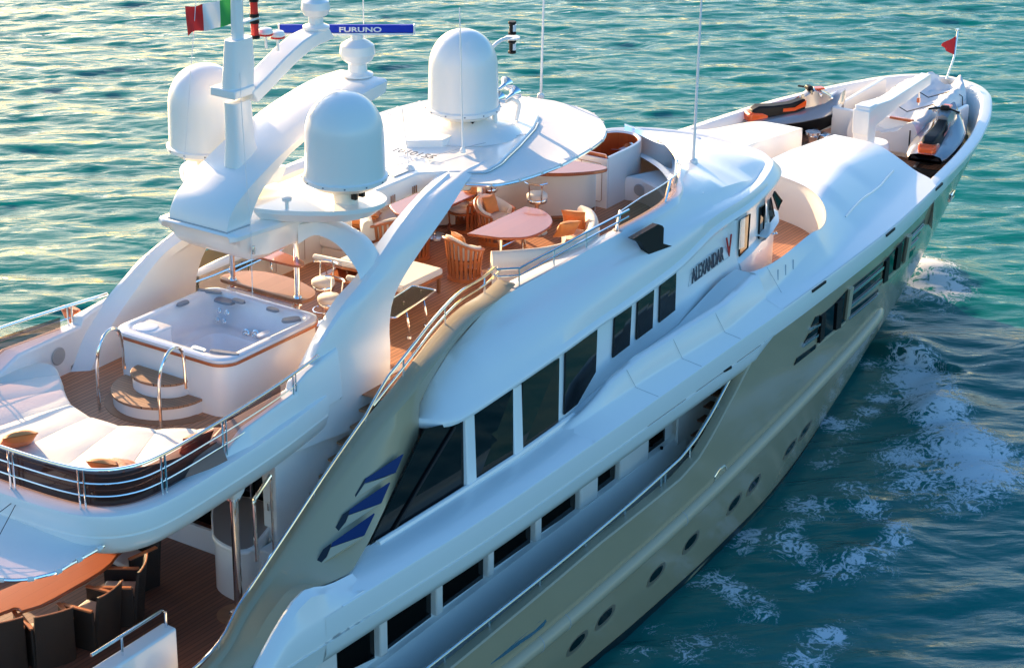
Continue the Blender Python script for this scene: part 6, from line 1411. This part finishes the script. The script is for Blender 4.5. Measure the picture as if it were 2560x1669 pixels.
# windlass and capstans
def capstan(x, y, lb):
    r = empty('windlass', (x, y, BD_), label=lb, cat='windlass', group='polished windlasses')
    MB().lathe([(.22, 0), (.22, .10), (.13, .16), (.11, .40), (.15, .52), (.19, .56), (.19, .62), (0, .63)], (0, 0, 0), 28).build('capstan_drum', CHROME, r, ang=40)
    MB().box((.32, -.18, .26), (.30, .22, .52)).build('motor_housing', STEEL, r, bev=.05); MB().lathe([(.20, -.05), (.22, 0), (.20, .05)], (.05, -.05, .2), 20).build('chain_wheel', STEEL, r); MB().box((.38, .14, .32), (.16, .14, .5)).build('brake_lever', BLACK, r, bev=.03)
    return r
q = onz(2230, 385, 3.72); capstan(24.2, -.55, 'polished windlass on the starboard bow deck, beside the jet ski'); q = onz(2092, 335, 3.8); capstan(22.7, 1.05, 'polished windlass on the port bow deck, beside the passage')
bl_ = empty('mooring_bollard', (23.4, .95, BD_), label='steel bollard on the port bow deck near the tender trough', cat='bollard')
for y in (-.15, .15): MB().lathe([(.07, 0), (.06, .3), (.09, .33), (.09, .37), (0, .38)], (0, y, 0), 16).build('bollard_head', STEEL, bl_)
# bow pennant
pb_ = ony(2368, 196, 0); pt = ony(2396, 74, -.0)
fp = empty('bow_flag', (pb_[0], 0, pb_[2]), label='red pennant on a cranked steel staff at the stem', cat='flag')
w0 = lambda u, v: tuple(onp(u, v, pb_, CD) - A(pb_[0], 0, pb_[2]))
MB().tube([w0(2366, 198), w0(2380, 160), w0(2386, 140), w0(2394, 80), w0(2394, 74)], .028, 8).build('staff', STEEL, fp); MB().lathe([(.05, -.02), (.05, .02)], w0(2394, 75), 10).build('staff_cap', STEEL, fp)
rows = []
for t in np.linspace(0, 1, 12):
    a = A(*w0(2393, 88)) * (1 - t) + A(*w0(2349, 115)) * t; b = A(*w0(2387, 139)) * (1 - t) + A(*w0(2349, 116)) * t
    rows.append([a + (b - a) * s + A(.06, -.05, 0) * math.sin(7 * t + 2 * s) * t for s in np.linspace(0, 1, 8)])
MB().loft(rows).build('pennant', RED, fp, ang=80)
# tricolour at the mast
mp = A(.75, .35, 12.2)
fl_ = empty('tricolour_flag', tuple(mp), label='green, white and red tricolour flag flying beside the mast', cat='flag')
w1 = lambda u, v: onp(u, v, mp, CD) - mp
top_ = crs([w1(592, -8), w1(565, -2), w1(549, 3), w1(530, 5), w1(513, 10), w1(490, 15), w1(464, 17)], 25); bot_ = crs([w1(592, 58), w1(570, 63), w1(549, 68), w1(525, 76), w1(502, 77), w1(485, 80), w1(469, 90)], 25)
m_ = MB()
for j in range(24):
    mi = 0 if j < 8 else (1 if j < 16 else 2)
    row = [[a + (b - a) * s + CD * .05 * math.sin(j2_ * .7 + 3 * s) for s in np.linspace(0, 1, 10)] for a, b, j2_ in ((top_[j], bot_[j], j), (top_[j + 1], bot_[j + 1], j + 1))]
    m_.loft(row, m=mi)
m_.build('flag_cloth', [GREEN, WCLOTH, RED], fl_, ang=80)
MB().tube([onp(*zm(0, 0, 860)(*q), mp, CD) for q in ((1358, -40), (1340, 230), (1300, 760), (1265, 1270))], .006, 5).build('halyard', WCLOTH, mast)
MB().tube([onp(*zm(0, 0, 860)(*q), A(.2, -.5, 10), CD) for q in ((1638, -40), (1665, 640), (1700, 1180), (1735, 1560), (1747, 2050))], .006, 5).build('halyard', WCLOTH, mast)
MB().box(ony(633, 625, -.79), (.05, .05, .14)).build('halyard_cleat', STEEL, mast, bev=.01)
# loose fittings
for (xa, ya, xb, yb) in ((26.6, -1.2, 27.3, -.7),): MB().box((27.2, .9, 4.1), (.5, .5, .7)).build('bow_locker', WHITE, Y, bev=.04)
